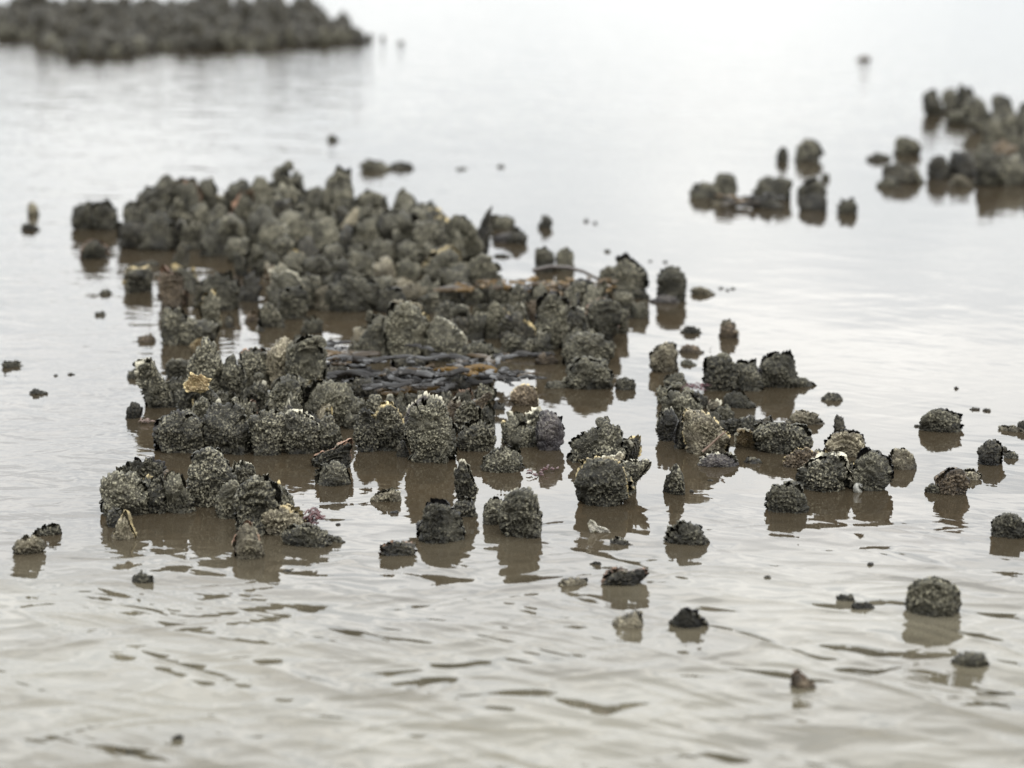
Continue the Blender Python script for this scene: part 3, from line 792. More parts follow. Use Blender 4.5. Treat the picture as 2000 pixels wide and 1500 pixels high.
O(1022, 874, label='low ragged grey oyster joined to the left foot of the violet frilled one', group=G2, poly=[(994, 870), (996, 850), (1012, 836), (1030, 832), (1046, 842), (1050, 872)], thick=22, mat='m', jag=0.07)
O(1074, 880, label='violet black oyster with a lobed frill all round and a grey centre', group=G2, poly=[(1048, 876), (1044, 840), (1050, 812), (1064, 802), (1082, 806), (1096, 822), (1104, 845), (1104, 868), (1090, 880)], thick=22, mat='v', rim='d', rimw=0.2, frill=0.003, teeth=12, ridges=0.001)
O(1162, 906, label='sloping grey oyster carrying a round barnacled ball on its top', group=G2, poly=[(1102, 898), (1112, 872), (1134, 852), (1162, 838), (1190, 832), (1214, 838), (1218, 860), (1212, 890), (1200, 905), (1150, 906)], thick=36, mat='m', jag=0.05)
O(1172, 908, label='dark overhanging lower shell under the sloping grey oyster', group=G2, poly=[(1122, 905), (1130, 888), (1160, 872), (1195, 868), (1222, 878), (1212, 905)], thick=42, mat='c', jag=0.06)
O(1180, 988, label='broad muddy oyster edged by a thin cream line down its left side', group=G2, poly=[(1130, 980), (1124, 935), (1134, 908), (1158, 898), (1188, 898), (1212, 912), (1226, 940), (1236, 970), (1215, 986)], thick=38, mat='m', rim='y', rimw=0.06, crust=1.2)
O(1240, 966, label='dark oyster with a scalloped white rim flaring right behind the broad muddy one', group=G2, poly=[(1212, 925), (1206, 906), (1225, 902), (1245, 900), (1262, 893), (1268, 898), (1258, 925), (1246, 948), (1238, 964), (1222, 964)], thick=20, mat='c', rim='w', rimw=0.14, teeth=15)
O(1200, 925, 60, 34, 'f', 'p', 'w', label='pale broken shells heaped on the back edge of the broad muddy oyster', group=G2, thick=12, jag=0.1)
O(912, 992, label='thin upright ribbed shell with a white edge between the oval and the two front blocks', group=G2, poly=[(896, 988), (892, 950), (894, 915), (904, 902), (918, 904), (926, 930), (934, 955), (926, 988)], thick=15, mat='c', rim='w', rimw=0.08)
O(908, 1010, label='small dark oyster behind the right shoulder of the front block with the brown crown', group=G2, poly=[(886, 1006), (888, 985), (902, 973), (920, 976), (930, 1006)], thick=18, mat='c', rim='d')
O(861, 1058, label='blocky oyster with a dark and brown crown, left of the two front blocks', group=G2, poly=[(820, 1052), (820, 1020), (828, 996), (848, 986), (876, 990), (894, 1010), (904, 1035), (903, 1056)], thick=36, mat='m', rim='d', rimw=0.16, crust=1.3, detail=1.1)
O(1016, 1050, label='tall squared oyster with a white right edge, right of the two front blocks', group=G2, poly=[(975, 1046), (976, 1010), (984, 975), (1004, 962), (1030, 960), (1048, 972), (1054, 1000), (1060, 1045)], thick=38, mat='m', rim='w', rimw=0.04, crust=1.4, detail=1.15)
O(964, 1024, label='smaller oyster leaning behind the left side of the tall squared one', group=G2, poly=[(946, 1020), (948, 990), (962, 975), (982, 978), (988, 1022)], thick=18, mat='m', rim='w', rimw=0.05)
O(775, 1086, label='low black ragged shell left of the front block with the brown crown', group=G2, poly=[(742, 1082), (744, 1066), (762, 1058), (790, 1062), (815, 1062), (812, 1084)], thick=18, mat='k', rim='r', jag=0.09)
O(755, 980, label='pale oblong shell lying flat in front of the largest oval oyster', group=G2, poly=[(727, 976), (740, 963), (762, 955), (780, 960), (784, 976)], thick=16, mat='p', rim='w')
O(1214, 1064, 46, 20, 'w', 'k', 'w', label='small black shell with white edge right of the curled white shell', group=G4, thick=14, jag=0.09)
O(1175, 1042, label='curled white empty shell lying below the broad muddy oyster', group=G4, poly=[(1150, 1034), (1146, 1020), (1152, 1014), (1160, 1018), (1165, 1028), (1190, 1036), (1198, 1044), (1175, 1044)], thick=10, mat='w', rim='w', name='empty_shell', cat='shell', open_=True, jag=0.02, crust=0.3, bury=0.004)
O(1018, 915, 20, 12, 'w', 'c', label='speck of dark crust beside the tilted muddy oyster', group=G2, thick=6)
# --- near right cluster
O(1300, 727, label='pale brown fan shaped oyster leaning left, top left of the near right cluster', group=G3, poly=[(1272, 712), (1268, 694), (1282, 682), (1300, 671), (1322, 672), (1328, 690), (1322, 712), (1326, 726), (1290, 724)], thick=20, mat='p', rim='d', rimw=0.08)
O(1352, 690, 42, 21, 'w', 'b', 'r', label='low brown shell with a rosy edge right of the pale brown fan', group=G3, thick=14)
O(1346, 714, 32, 10, 'w', 'm', 'd', label='thin flat grey flake between the pale fan and the dark square pair', group=G3, thick=12)
O(1408, 764, label='dark square oyster, left of the pair beside the rounded grey one', group=G3, poly=[(1378, 762), (1376, 725), (1382, 704), (1406, 696), (1424, 706), (1438, 722), (1440, 762)], thick=28, mat='c')
O(1458, 764, label='dark oyster with a black jutting top ledge, between the square and rounded ones', group=G3, poly=[(1436, 762), (1434, 725), (1440, 706), (1460, 708), (1478, 704), (1476, 718), (1488, 735), (1494, 760)], thick=26, mat='c', rim='d', rimw=0.18, jag=0.06)
O(1524, 758, label='rounded grey oyster with a black back edge, top right of the near right cluster', group=G3, poly=[(1486, 754), (1486, 720), (1496, 698), (1518, 688), (1544, 692), (1556, 706), (1560, 735), (1566, 756)], thick=32, mat='m', rim='d', rimw=0.08)
O(1562, 756, 62, 22, 'w', 'm', label='low muddy apron at the right foot of the rounded grey oyster', group=G3, thick=24)
O(1447, 797, label='low roof shaped grey oyster inside the near right cluster', group=G3, poly=[(1416, 792), (1420, 776), (1436, 764), (1452, 768), (1478, 792)], thick=18, mat='m')
O(1386, 792, 30, 14, 'w', 'b', 'w', label='small pinkish shell awash left of the roof shaped oyster', group=G3, thick=10)
O(1320, 762, 44, 30, 'd', 'c', label='dark oyster behind the two round snails of the near right cluster', group=G3, thick=16)
O(1328, 832, label='grey oyster under the two round snails, left edge of the near right cluster', group=G3, poly=[(1292, 830), (1290, 800), (1298, 778), (1320, 768), (1350, 772), (1366, 795), (1368, 832)], thick=26, mat='m')
O(1302, 862, label='ragged black oyster at the lower left corner of the near right cluster', group=G3, poly=[(1282, 858), (1280, 835), (1290, 810), (1305, 800), (1322, 812), (1328, 858)], thick=22, mat='k', rim='w', rimw=0.05, jag=0.08)
O(1332, 876, 26, 72, 's', 'k', 'd', label='narrow black edge on shell standing left of the ribbed pale oyster', group=G3, thick=10, lean=0.1)
O(1380, 888, label='large pale ribbed oyster with a wavy cream left edge, heart of the near right cluster', group=G3, poly=[(1340, 868), (1332, 845), (1332, 815), (1340, 800), (1360, 800), (1385, 816), (1408, 838), (1428, 856), (1428, 882), (1395, 888), (1358, 885)], thick=30, mat='p', rim='y', rimw=0.10, ridges=0.0016, frill=0.003)
O(1393, 842, 40, 34, 'd', 'm', label='small grey oyster behind the large pale ribbed one', group=G3, thick=16)
O(1440, 850, label='low dark green ridge of shell left of the long dark oyster', group=G3, poly=[(1404, 846), (1408, 828), (1440, 822), (1468, 818), (1480, 830), (1478, 848)], thick=22, mat='c')
O(1492, 846, label='dark jagged shell behind the left end of the long dark oyster', group=G3, poly=[(1466, 844), (1468, 824), (1490, 820), (1508, 814), (1514, 826), (1516, 844)], thick=16, mat='k', rim='d', jag=0.08)
O(1532, 886, label='long dark pelleted oyster lying sideways in the near right cluster', group=G3, poly=[(1480, 878), (1478, 856), (1488, 842), (1510, 836), (1545, 838), (1572, 842), (1584, 858), (1588, 880)], thick=34, mat='c')
O(1500, 862, 46, 34, 'r', 'm', label='grey barnacled knob on the left end of the long dark oyster', group=G3, thick=18)
O(1458, 880, label='golden hollow half shell open toward the viewer, centre of the near right cluster', group=G3, poly=[(1436, 872), (1436, 852), (1446, 840), (1462, 838), (1476, 850), (1482, 876)], thick=26, mat='g', rim='w', rimw=0.14, open_=True, jag=0.03, crust=0.4, name='empty_shell', cat='shell')
O(1404, 912, label='low dark shell with a wavy white lip in front of the pale ribbed oyster', group=G3, poly=[(1364, 906), (1372, 892), (1390, 884), (1412, 886), (1432, 890), (1446, 906)], thick=24, mat='v', rim='w', rimw=0.16, frill=0.004)
O(1562, 914, label='amber brown lumpy shell slanting up to the right below the long dark oyster', group=G3, poly=[(1528, 912), (1532, 900), (1552, 884), (1572, 878), (1594, 884), (1600, 900), (1590, 912)], thick=20, mat='b', rim='y', crust=2.0)
O(1654, 892, label='brownish grey fan shaped oyster behind the white toothed one', group=G3, poly=[(1616, 888), (1614, 868), (1628, 850), (1650, 843), (1680, 846), (1688, 860), (1690, 888)], thick=24, mat='p', rim='d', rimw=0.1, ridges=0.0015)
O(1614, 958, label='dark pelleted oyster with a crown of white teeth, right of the near right cluster', group=G3, poly=[(1562, 950), (1566, 925), (1580, 910), (1600, 902), (1630, 894), (1656, 900), (1664, 925), (1660, 955)], thick=36, mat='c', rim='w', rimw=0.09, teeth=17, crust=1.3)
O(1705, 958, label='round grey oyster with a dark frilled edge, rightmost of the near right cluster', group=G3, poly=[(1666, 950), (1666, 925), (1676, 898), (1690, 884), (1712, 884), (1732, 895), (1744, 920), (1746, 945), (1734, 957)], thick=34, mat='m', rim='d', rimw=0.12, frill=0.003)
O(1764, 917, label='small brown topped oyster just right of the round frilled one', group=G3, poly=[(1738, 914), (1738, 890), (1750, 877), (1770, 876), (1784, 892), (1792, 914)], thick=20, mat='p', rim='w')
O(1536, 1002, label='spiky grey oyster standing low left of the white toothed one', group=G3, poly=[(1500, 998), (1502, 970), (1510, 952), (1524, 956), (1540, 952), (1562, 956), (1574, 978), (1576, 998)], thick=28, mat='m', teeth=15, crust=1.5)
O(1304, 962, 15, 42, 's', 'c', label='left and shorter of the two thin spires in front of the near right cluster', group=G3, thick=7)
O(1324, 966, 26, 56, 's', 'c', label='right and taller of the two thin spires in front of the near right cluster', group=G3, thick=10)
O(1625, 782, 40, 18, 'w', 'c', label='small dark flat shell awash right of the rounded grey oyster', group=G4, thick=14, jag=0.08)
O(1573, 830, 70, 30, 'w', 'p', label='pale flat mound of shell awash above the long dark oyster', group=G4, thick=24)
O(1642, 846, 22, 38, 's', 'k', label='tiny black spire right of the pale flat mound', group=G4, thick=9)
O(1840, 844, label='low layered grey oyster alone in the water at right', group=G4, poly=[(1800, 838), (1806, 818), (1826, 800), (1852, 802), (1876, 812), (1882, 838)], thick=30, mat='m', rim='d', ridges=0.0015)
O(1936, 908, label='small black oyster near the right edge with a tiny companion', group=G4, poly=[(1912, 902), (1914, 880), (1926, 866), (1944, 862), (1956, 868), (1958, 902)], thick=22, mat='k', jag=0.07)
O(1976, 896, 28, 18, 'w', 'c', label='tiny companion right of the small black oyster', group=G4, thick=11)
O(1856, 966, label='brown frilled shell hooked up like a wave, near the right edge', group=G4, poly=[(1832, 960), (1832, 938), (1848, 924), (1866, 916), (1890, 922), (1894, 940), (1884, 962)], thick=22, mat='b', rim='d', rimw=0.12, ridges=0.002)
O(1824, 964, 34, 20, 'w', 'm', label='little grey lump at the left foot of the brown hooked shell', group=G4, thick=12)
O(1896, 938, 50, 22, 'w', 'p', 'w', label='pale flake of shell behind the brown hooked one', group=G4, thick=14)
O(1976, 843, 44, 14, 'w', 'p', label='pale sliver awash at the right edge above the small black oyster', group=G4, thick=14)
O(1998, 842, 16, 22, 'd', 'c', label='small dark lump cut by the right edge of the view', group=G4, thick=8)
O(1974, 1052, label='blocky oyster with an orange speck cut by the right edge of the view', group=G4, poly=[(1944, 1046), (1942, 1022), (1956, 1008), (1980, 1010), (2002, 1026), (2006, 1050)], thick=26, mat='m', crust=1.5)
O(1341, 1064, label='low spiky dome in the open water below the near right cluster', group=G4, poly=[(1300, 1060), (1308, 1042), (1326, 1030), (1348, 1028), (1366, 1036), (1384, 1060)], thick=32, mat='m', teeth=19, crust=1.6)
O(1222, 1144, label='black ridge of jagged shell awash below the curled white shell', group=G4, poly=[(1176, 1138), (1186, 1124), (1208, 1114), (1232, 1120), (1258, 1114), (1268, 1124), (1256, 1142)], thick=24, mat='k', jag=0.08, rim='r')
O(1116, 1144, 52, 20, 'w', 'p', 'd', label='pale shell barely breaking the surface left of the black jagged ridge', group=G4, thick=18)
O(1164, 1104, 22, 8, 'w', 'c', label='fleck of dark shell above the black jagged ridge', group=G4, thick=8)
O(1830, 1204, label='large grey dome shaped oyster alone at the lower right', group=G4, poly=[(1780, 1196), (1782, 1165), (1798, 1143), (1825, 1133), (1852, 1140), (1874, 1158), (1884, 1182), (1876, 1202)], thick=40, mat='m', crust=1.7, rim='w', rimw=0.05, detail=1.1)
O(1652, 1174, 34, 15, 'w', 'm', label='upper left of two tiny shells awash left of the large grey dome', group=G4, thick=11, jag=0.09)
O(1684, 1190, 40, 16, 'w', 'c', label='lower right of two tiny shells awash left of the large grey dome', group=G4, thick=12, jag=0.09)
O(1345, 1226, label='crested black edged oyster almost swallowed by a wave', group=G4, poly=[(1308, 1224), (1318, 1208), (1335, 1196), (1356, 1200), (1382, 1216), (1384, 1226)], thick=26, mat='c', teeth=17, rim='d')
O(1240, 1226, label='drowned pale shell with its right edge just out of the water', group=G4, poly=[(1196, 1224), (1206, 1212), (1228, 1204), (1246, 1196), (1258, 1204), (1262, 1224)], thick=34, mat='p', rim='d')
O(1566, 1344, label='small rosy brown shell poking from the ripples at the bottom right', group=G4, poly=[(1548, 1342), (1550, 1318), (1558, 1308), (1568, 1318), (1580, 1326), (1598, 1342)], thick=14, mat='b', rim='r')
O(1898, 1302, label='flat dark shell awash at the bottom right', group=G4, poly=[(1866, 1298), (1876, 1282), (1892, 1274), (1922, 1276), (1936, 1298)], thick=26, mat='c')
O(345, 1446, 22, 8, 'w', 'c', label='tiny dark fleck in the foreground ripples at lower left', group=G4, thick=8)
O(1480, 1440, 70, 7, 'w', 'w', label='sunken cream shell glimpsed under the foreground water', group=G4, thick=20, z0=-0.012, bury=0.02)
ORD = ['first', 'second', 'third', 'fourth', 'fifth', 'sixth', 'seventh', 'eighth', 'ninth', 'tenth', 'eleventh', 'twelfth', 'thirteenth',
       'fourteenth', 'fifteenth', 'sixteenth', 'seventeenth', 'eighteenth', 'nineteenth', 'twentieth', 'twenty-first', 'twenty-second', 'twenty-third',
       'twenty-fourth', 'twenty-fifth', 'twenty-sixth', 'twenty-seventh', 'twenty-eighth', 'twenty-ninth', 'thirtieth']
ORD += ['thirty-' + q for q in ORD[:9]] + ['fortieth'] + ['forty-' + q for q in ORD[:9]] + ['fiftieth']
SHAPE = {'d': 'rounded', 'b': 'squarish', 's': 'pointed', 'f': 'ragged', 'w': 'low flat', 'r': 'round'}
TONE = {'c': 'dark', 'm': 'grey', 'p': 'pale', 'k': 'black', 'b': 'brown', 'v': 'violet grey'}
MERGE = []          # the smallest and most hidden oysters of the reef end up in one oyster_bed mesh
def row(items, where, group, merge=False, **kw):
    items = sorted(items, key=lambda q: q[0])
    for k, q in enumerate(items):
        x, top, w_, yb, st, mt = q[:6]
        h_ = yb - top
        if not merge and where.endswith('middle mound'):
            w_ *= 1.18
        size = 'tall ' if h_ > 1.45 * w_ else 'wide ' if w_ > 1.25 * h_ else ''
        lb = '%s%s %s oyster, %s from left in %s' % (size, SHAPE[st], TONE[mt], ORD[k], where)
        lb = lb if len(lb.split()) <= 16 else lb.replace(size, '')
        lb = lb if len(lb.split()) <= 16 else lb.replace('violet grey', 'violet')
        o = O(x, yb, w_, h_, st, mt, q[6] if len(q) > 6 else 'n', label=lb, group=group, near=False, parts=w_ > 48 and not merge, lean=q[7] if len(q) > 7 else 0.0, **kw)
        if merge:
            MERGE.append(o)
# --- central cluster behind the rockweed
O(733, 700, label='oyster slanting to a white tip on its left, left of the two tall central blocks', group=G5, poly=[(694, 696), (702, 668), (718, 640), (734, 616), (750, 620), (760, 650), (764, 698)], thick=28, mat='m')
O(790, 704, label='tall square muddy oyster capped by two pale lumps in the central cluster', group=G5, poly=[(758, 700), (756, 650), (758, 610), (770, 596), (800, 594), (826, 606), (832, 650), (830, 702)], thick=34, mat='m', crust=1.2)
O(780, 690, label='left of the two pale lumps capping the tall square muddy oyster', group=G5, poly=[(764, 608), (762, 596), (772, 588), (788, 588), (796, 600), (792, 610)], thick=14, mat='p', name='shell_fragment', cat='shell', bury=-0.07)
O(812, 690, label='right of the two pale lumps capping the tall square muddy oyster', group=G5, poly=[(797, 612), (796, 598), (806, 588), (822, 590), (832, 602), (828, 614)], thick=14, mat='p', name='shell_fragment', cat='shell', bury=-0.07)
O(862, 706, label='round oyster with a beaded arch behind it, right of the tall square muddy one', group=G5, poly=[(820, 702), (820, 660), (832, 634), (858, 622), (884, 634), (902, 662), (906, 704)], thick=32, mat='m', rim='w', rimw=0.07)
O(935, 722, label='low rounded oyster at the right end of the front of the central cluster', group=G5, poly=[(900, 718), (900, 690), (914, 668), (936, 662), (960, 674), (970, 716)], thick=28, mat='m')
O(697, 700, 36, 30, 'r', 'm', label='small round oyster half in the water left of the slanting white tipped one', group=G5, thick=14)
O(706, 672, 34, 34, 'f', 'p', 'w', label='pale broken shell behind the small round one', group=G5, thick=12)
O(1076, 684, label='big oyster with a blue grey top leaning left in the right of the central cluster', group=G5, poly=[(1046, 680), (1040, 640), (1048, 600), (1068, 572), (1092, 574), (1108, 600), (1108, 650), (1100, 682)], thick=32, mat='m', rim='d', rimw=0.1)
O(1124, 676, label='oyster ringed by a pale arched rim next to the blue grey topped one', group=G5, poly=[(1096, 672), (1094, 635), (1104, 608), (1124, 597), (1142, 608), (1150, 635), (1148, 674)], thick=22, mat='c', rim='w', rimw=0.14)
O(1179, 668, label='broad banded oyster with a rosy edge, right shoulder of the central cluster', group=G5, poly=[(1144, 664), (1142, 620), (1154, 594), (1178, 583), (1202, 592), (1212, 615), (1210, 650), (1200, 666)], thick=28, mat='m', rim='r', rimw=0.09, ridges=0.001)
O(1134, 628, label='dark crested oyster behind the pale ringed one', group=G5, poly=[(1104, 625), (1104, 580), (1116, 554), (1138, 548), (1160, 558), (1166, 590), (1164, 626)], thick=24, mat='c', rim='d', rimw=0.08)
O(1146, 716, label='upper half of the barnacled lumpy column at the right front of the central cluster', group=G5, poly=[(1102, 712), (1104, 680), (1116, 660), (1145, 652), (1172, 660), (1192, 676), (1192, 712)], thick=34, mat='m', crust=2.6)
O(1150, 760, label='lower half of the barnacled lumpy column at the right front of the central cluster', group=G5, poly=[(1108, 756), (1110, 728), (1124, 708), (1150, 702), (1178, 708), (1194, 726), (1194, 758)], thick=34, mat='m', crust=2.6)
O(1086, 758, 40, 16, 'w', 'm', label='low shelf of shell left of the lumpy column', group=G5, thick=18)
O(1228, 578, label='dark hump shaped oyster with a low right shoulder, upper right of the central cluster', group=G5, poly=[(1194, 560), (1196, 524), (1208, 512), (1222, 503), (1240, 514), (1262, 530), (1266, 548), (1254, 576), (1215, 576)], thick=24, mat='c', rim='d')
O(1311, 588, label='big rounded oyster standing alone right of the central cluster', group=G4, poly=[(1284, 585), (1284, 552), (1292, 532), (1310, 523), (1330, 530), (1340, 552), (1338, 585)], thick=28, mat='m')
O(1298, 592, 52, 16, 'w', 'v', label='flat violet shell at the foot of the big rounded lone oyster', group=G4, thick=14)
O(1248, 622, 38, 30, 'f', 'm', 'w', label='pale edged ragged oyster right of the rosy banded one', group=G5, thick=12)
O(1246, 584, 50, 22, 'w', 'c', label='dark flat shell awash below the hump shaped oyster', group=G5, thick=14)
O(1349, 652, 38, 18, 'w', 'c', label='small dark oblong shell awash below the big rounded lone oyster', group=G4, thick=12)
O(1421, 660, 33, 32, 'f', 'b', 'w', label='small brown shell with a pale band, alone right of the dark oblong one', group=G4, thick=12)
O(1374, 576, 40, 20, 'w', 'p', label='small pale shell awash right of the big rounded lone oyster', group=G4, thick=12)
O(1062, 532, 42, 45, 'b', 'm', 'd', label='squarish oyster at the upper edge of the central cluster, left of the small stemmed one', group=G5)
O(1106, 528, 32, 44, 'd', 'm', label='slender round headed oyster beside the dark stalk', group=G5)
O(1223, 762, label='small low rounded shell in open water right of the lumpy column', group=G4, poly=[(1204, 756), (1208, 742), (1224, 735), (1240, 744), (1242, 758)], thick=14, mat='m')
mid_small = [  # x, waterline, w, h, style, mat, rim, what sets it apart
    (905, 640, 44, 46, 'd', 'm', 'w', 'white topped oyster left of the narrow ribbed ones in the central cluster'),
    (872, 632, 40, 42, 'f', 'c', 'n', 'dark oyster behind the beaded arch of the central cluster'),
    (940, 650, 34, 66, 's', 'm', 'w', 'narrow ribbed shell slanting right in the middle of the central cluster'),
    (962, 662, 36, 72, 'd', 'm', 'n', 'upright grey oyster with a mauve patch in the middle of the central cluster'),
    (948, 596, 44, 46, 'r', 'm', 'r', 'dome with a rosy rim just below the amber blade of weed'),
    (992, 664, 30, 48, 'd', 'v', 'n', 'violet tinted oyster right of the upright grey one with a mauve patch'),
    (1018, 662, 32, 74, 's', 'm', 'w', 'thin light edged shell standing left of the blue grey topped oyster'),
    (1002, 690, 44, 36, 'f', 'm', 'n', 'low knobbly oyster at the edge of the bright pool'),
    (1042, 694, 40, 34, 'd', 'c', 'n', 'dark low oyster below the blue grey topped one'),
    (970, 700, 30, 24, 'w', 'm', 'n', 'small grey shell between the low rounded oyster and the bright pool'),
    (1070, 712, 46, 24, 'w', 'b', 'n', 'brown flat shell awash left of the lumpy column'),
    (1000, 608, 38, 40, 'd', 'c', 'n', 'dark oyster among the brown weed of the central cluster'),
    (1040, 604, 38, 36, 'd', 'm', 'n', 'grey oyster among the brown weed of the central cluster'),
    (1188, 560, 40, 34, 'd', 'c', 'n', 'dark oyster where the stalk comes down'),
    (1214, 606, 40, 40, 'f', 'c', 'n', 'crusty oyster behind the rosy banded one'),
    (840, 612, 44, 38, 'd', 'c', 'n', 'dark crusted oyster left of the amber blade'),
    (760, 610, 50, 44, 'f', 'c', 'n', 'dark knobbly oyster behind the tall square muddy one'),
    (800, 588, 60, 34, 'f', 'p', 'n', 'pale crumbly oyster behind the two pale lumps'),
    (1082, 592, 40, 36, 'd', 'v', 'r', 'small violet oyster behind the blue grey topped one'),
    (985, 632, 34, 34, 'd', 'm', 'n', 'round grey oyster behind the violet tinted one'),
]
for x, yb, w_, h_, st, mt, rm, lb in mid_small:
    O(x, yb, w_, h_, st, mt, rm, label=lb, group=G5, jag=0.06)
row([(1010, 560, 38, 628, 'f', 'c'), (1062, 556, 40, 636, 'd', 'm'), (1100, 545, 38, 612, 'd', 'c'), (1146, 556, 40, 640, 'f', 'm'), (1180, 570, 36, 622, 'd', 'k'), (1204, 596, 34, 652, 'f', 'c'),
     (970, 556, 40, 618, 'f', 'm'), (1028, 620, 34, 676, 'f', 'k'), (1066, 640, 34, 700, 'f', 'c'), (1110, 640, 34, 694, 'f', 'm'), (930, 600, 36, 664, 'f', 'c'), (890, 606, 34, 668, 'd', 'k'), (1170, 640, 36, 700, 'f', 'c'), (1000, 640, 30, 690, 'd', 'k')],
    'the filling ranks of the central cluster', G5, merge=True)
left_mid = [
    (336, 674, 52, 72, 'd', 'c', 'd', 'dark arch shaped oyster with a greenish hollow at the left of the middle ground'),
    (382, 676, 66, 52, 'f', 'c', 'n', 'low dark oyster touching the right side of the arch shaped one'),
    (412, 640, 40, 74, 'd', 'm', 'y', 'upright oyster with a cream top edge above the low dark one'),
    (432, 606, 66, 70, 'f', 'm', 'n', 'large knobbly oyster behind the cream edged upright one'),
    (396, 596, 36, 46, 'd', 'k', 'n', 'black oyster at the left of the large knobbly one'),
    (336, 600, 56, 72, 'b', 'b', 'r', 'brown oyster with a rosy knob on its right corner'),
    (267, 572, 54, 50, 'b', 'c', 'y', 'rounded square oyster with a yellow green cap at the left'),
    (182, 506, 54, 38, 's', 'c', 'r', 'low pointed oyster with a rosy slope at the far left'),
    (160, 448, 46, 52, 'b', 'c', 'n', 'left oyster of the touching pair at the far left of the middle mound'),
    (199, 450, 52, 58, 'd', 'c', 'd', 'right oyster of the touching pair at the far left of the middle mound'),
    (64, 420, 20, 24, 's', 'p', 'n', 'tiny pale pointed shell near the left edge'),
    (58, 450, 34, 16, 'w', 'k', 'd', 'flat black shell below the tiny pale pointed one'),
    (22, 718, 40, 14, 'w', 'c', 'n', 'flat dark shell awash at the left edge'),
    (72, 770, 30, 10, 'w', 'k', 'n', 'thin black sliver awash below the flat dark shell at the left edge'),
    (286, 668, 36, 18, 'w', 'b', 'n', 'small brown shell awash left of the arch shaped oyster'),
    (490, 630, 22, 22, 'r', 'b', 'n', 'little brown ball in the bright channel right of the cream edged oyster'),
    (448, 640, 16, 26, 's', 'k', 'n', 'tiny dark spike in the bright channel'),
    (508, 648, 18, 14, 'w', 'c', 'n', 'small dark lump at the mouth of the bright channel'),
    (530, 640, 46, 50, 'd', 'c', 'n', 'dark oyster at the left front corner of the brown pool'),
    (566, 624, 54, 62, 'f', 'm', 'n', 'grey slanting oyster above the brown pool'),
    (610, 652, 40, 34, 'f', 'm', 'n', 'low grey oyster between the brown pool and the bright gap'),
    (585, 668, 34, 20, 'w', 'c', 'n', 'small crusty shell at the right rim of the brown pool'),
    (560, 594, 84, 56, 'f', 'm', 'w', 'wide knobbly oyster with white flecks above the brown pool'),
    (690, 608, 104, 66, 'f', 'm', 'n', 'widest barnacled oyster with a yellow fleck, above the second brown pool'),
    (640, 606, 56, 44, 'f', 'p', 'n', 'pale ragged oyster left of the widest barnacled one'),
    (730, 590, 50, 48, 'r', 'm', 'n', 'rounded oyster at the right of the widest barnacled one'),
    (195, 616, 20, 10, 'w', 'k', 'n', 'black fleck awash at left above the arch shaped oyster'),
    (205, 574, 24, 9, 'w', 'c', 'n', 'grey fleck awash left of the yellow green capped oyster'),
    (280, 520, 62, 8, 'w', 'c', 'n', 'thin dark film of weed covered shell above the yellow green capped oyster'),
]
for x, yb, w_, h_, st, mt, rm, lb in left_mid:
    O(x, yb, w_, h_, st, mt, rm, label=lb, group='oysters at the left of the middle ground' if w_ > 40 else G4, jag=0.06, parts=w_ > 34)

# ------------------------------------------------------------------ middle mound, rows from back to front
GM = 'oysters of the middle mound'
row([(291, 364, 46, 428, 'r', 'c'), (336, 346, 52, 430, 'd', 'c'), (368, 342, 46, 432, 'd', 'm', 'r'), (414, 352, 34, 430, 'd', 'm'), (440, 374, 30, 430, 'd', 'm', 'y'),
     (472, 352, 42, 432, 'b', 'm'), (508, 352, 44, 432, 'b', 'm'), (556, 360, 58, 434, 'b', 'c'), (560, 326, 54, 430, 'f', 'c'), (600, 378, 30, 430, 's', 'k'),
     (622, 362, 42, 434, 'd', 'c'), (648, 328, 50, 436, 'd', 'c'), (677, 352, 42, 440, 'd', 'c'), (716, 375, 46, 438, 'd', 'm'), (746, 382, 14, 438, 's', 'c'),
     (796, 370, 46, 446, 's', 'm'), (827, 398, 52, 450, 'f', 'c'), (855, 404, 40, 458, 'd', 'c', 'y'), (933, 402, 26, 500, 's', 'k')],
    'the skyline row of the middle mound', GM)
row([(252, 394, 46, 474, 'b', 'c'), (310, 388, 44, 462, 'd', 'c'), (348, 384, 50, 470, 'd', 'c'), (392, 388, 42, 466, 's', 'm', 'n', 0.2), (426, 400, 44, 470, 'd', 'c'),
     (462, 372, 48, 462, 'd', 'c', 'r'), (498, 388, 44, 468, 'd', 'm'), (532, 382, 44, 470, 'd', 'c'), (566, 388, 46, 470, 'd', 'k'), (600, 400, 40, 470, 'd', 'c'),
     (640, 406, 42, 478, 'd', 'm'), (668, 408, 34, 474, 'd', 'k'), (700, 404, 46, 470, 'r', 'm'), (738, 402, 44, 470, 'r', 'c'), (770, 400, 46, 470, 'd', 'm'), (822, 412, 46, 478, 'd', 'c'),
     (862, 420, 42, 480, 'd', 'c', 'y')],
    'the second row of the middle mound', GM, merge=True)
row([(302, 414, 62, 490, 'd', 'c', 'd'), (258, 430, 48, 486, 'b', 'k'), (344, 428, 40, 486, 'd', 'k'), (382, 428, 46, 488, 'd', 'c'), (418, 432, 58, 500, 's', 'm'), (460, 424, 48, 498, 'd', 'c'),
     (512, 408, 56, 500, 'r', 'm'), (545, 430, 50, 512, 'b', 'm'), (590, 414, 64, 500, 'b', 'm'), (634, 418, 46, 516, 'd', 'm'), (686, 442, 42, 494, 'd', 'k'),
     (720, 424, 48, 500, 'd', 'm'), (789, 414, 92, 494, 'r', 'm', 'd'), (842, 428, 48, 500, 'r', 'c'), (876, 444, 40, 500, 'd', 'c')],
    'the middle row of the middle mound', GM)
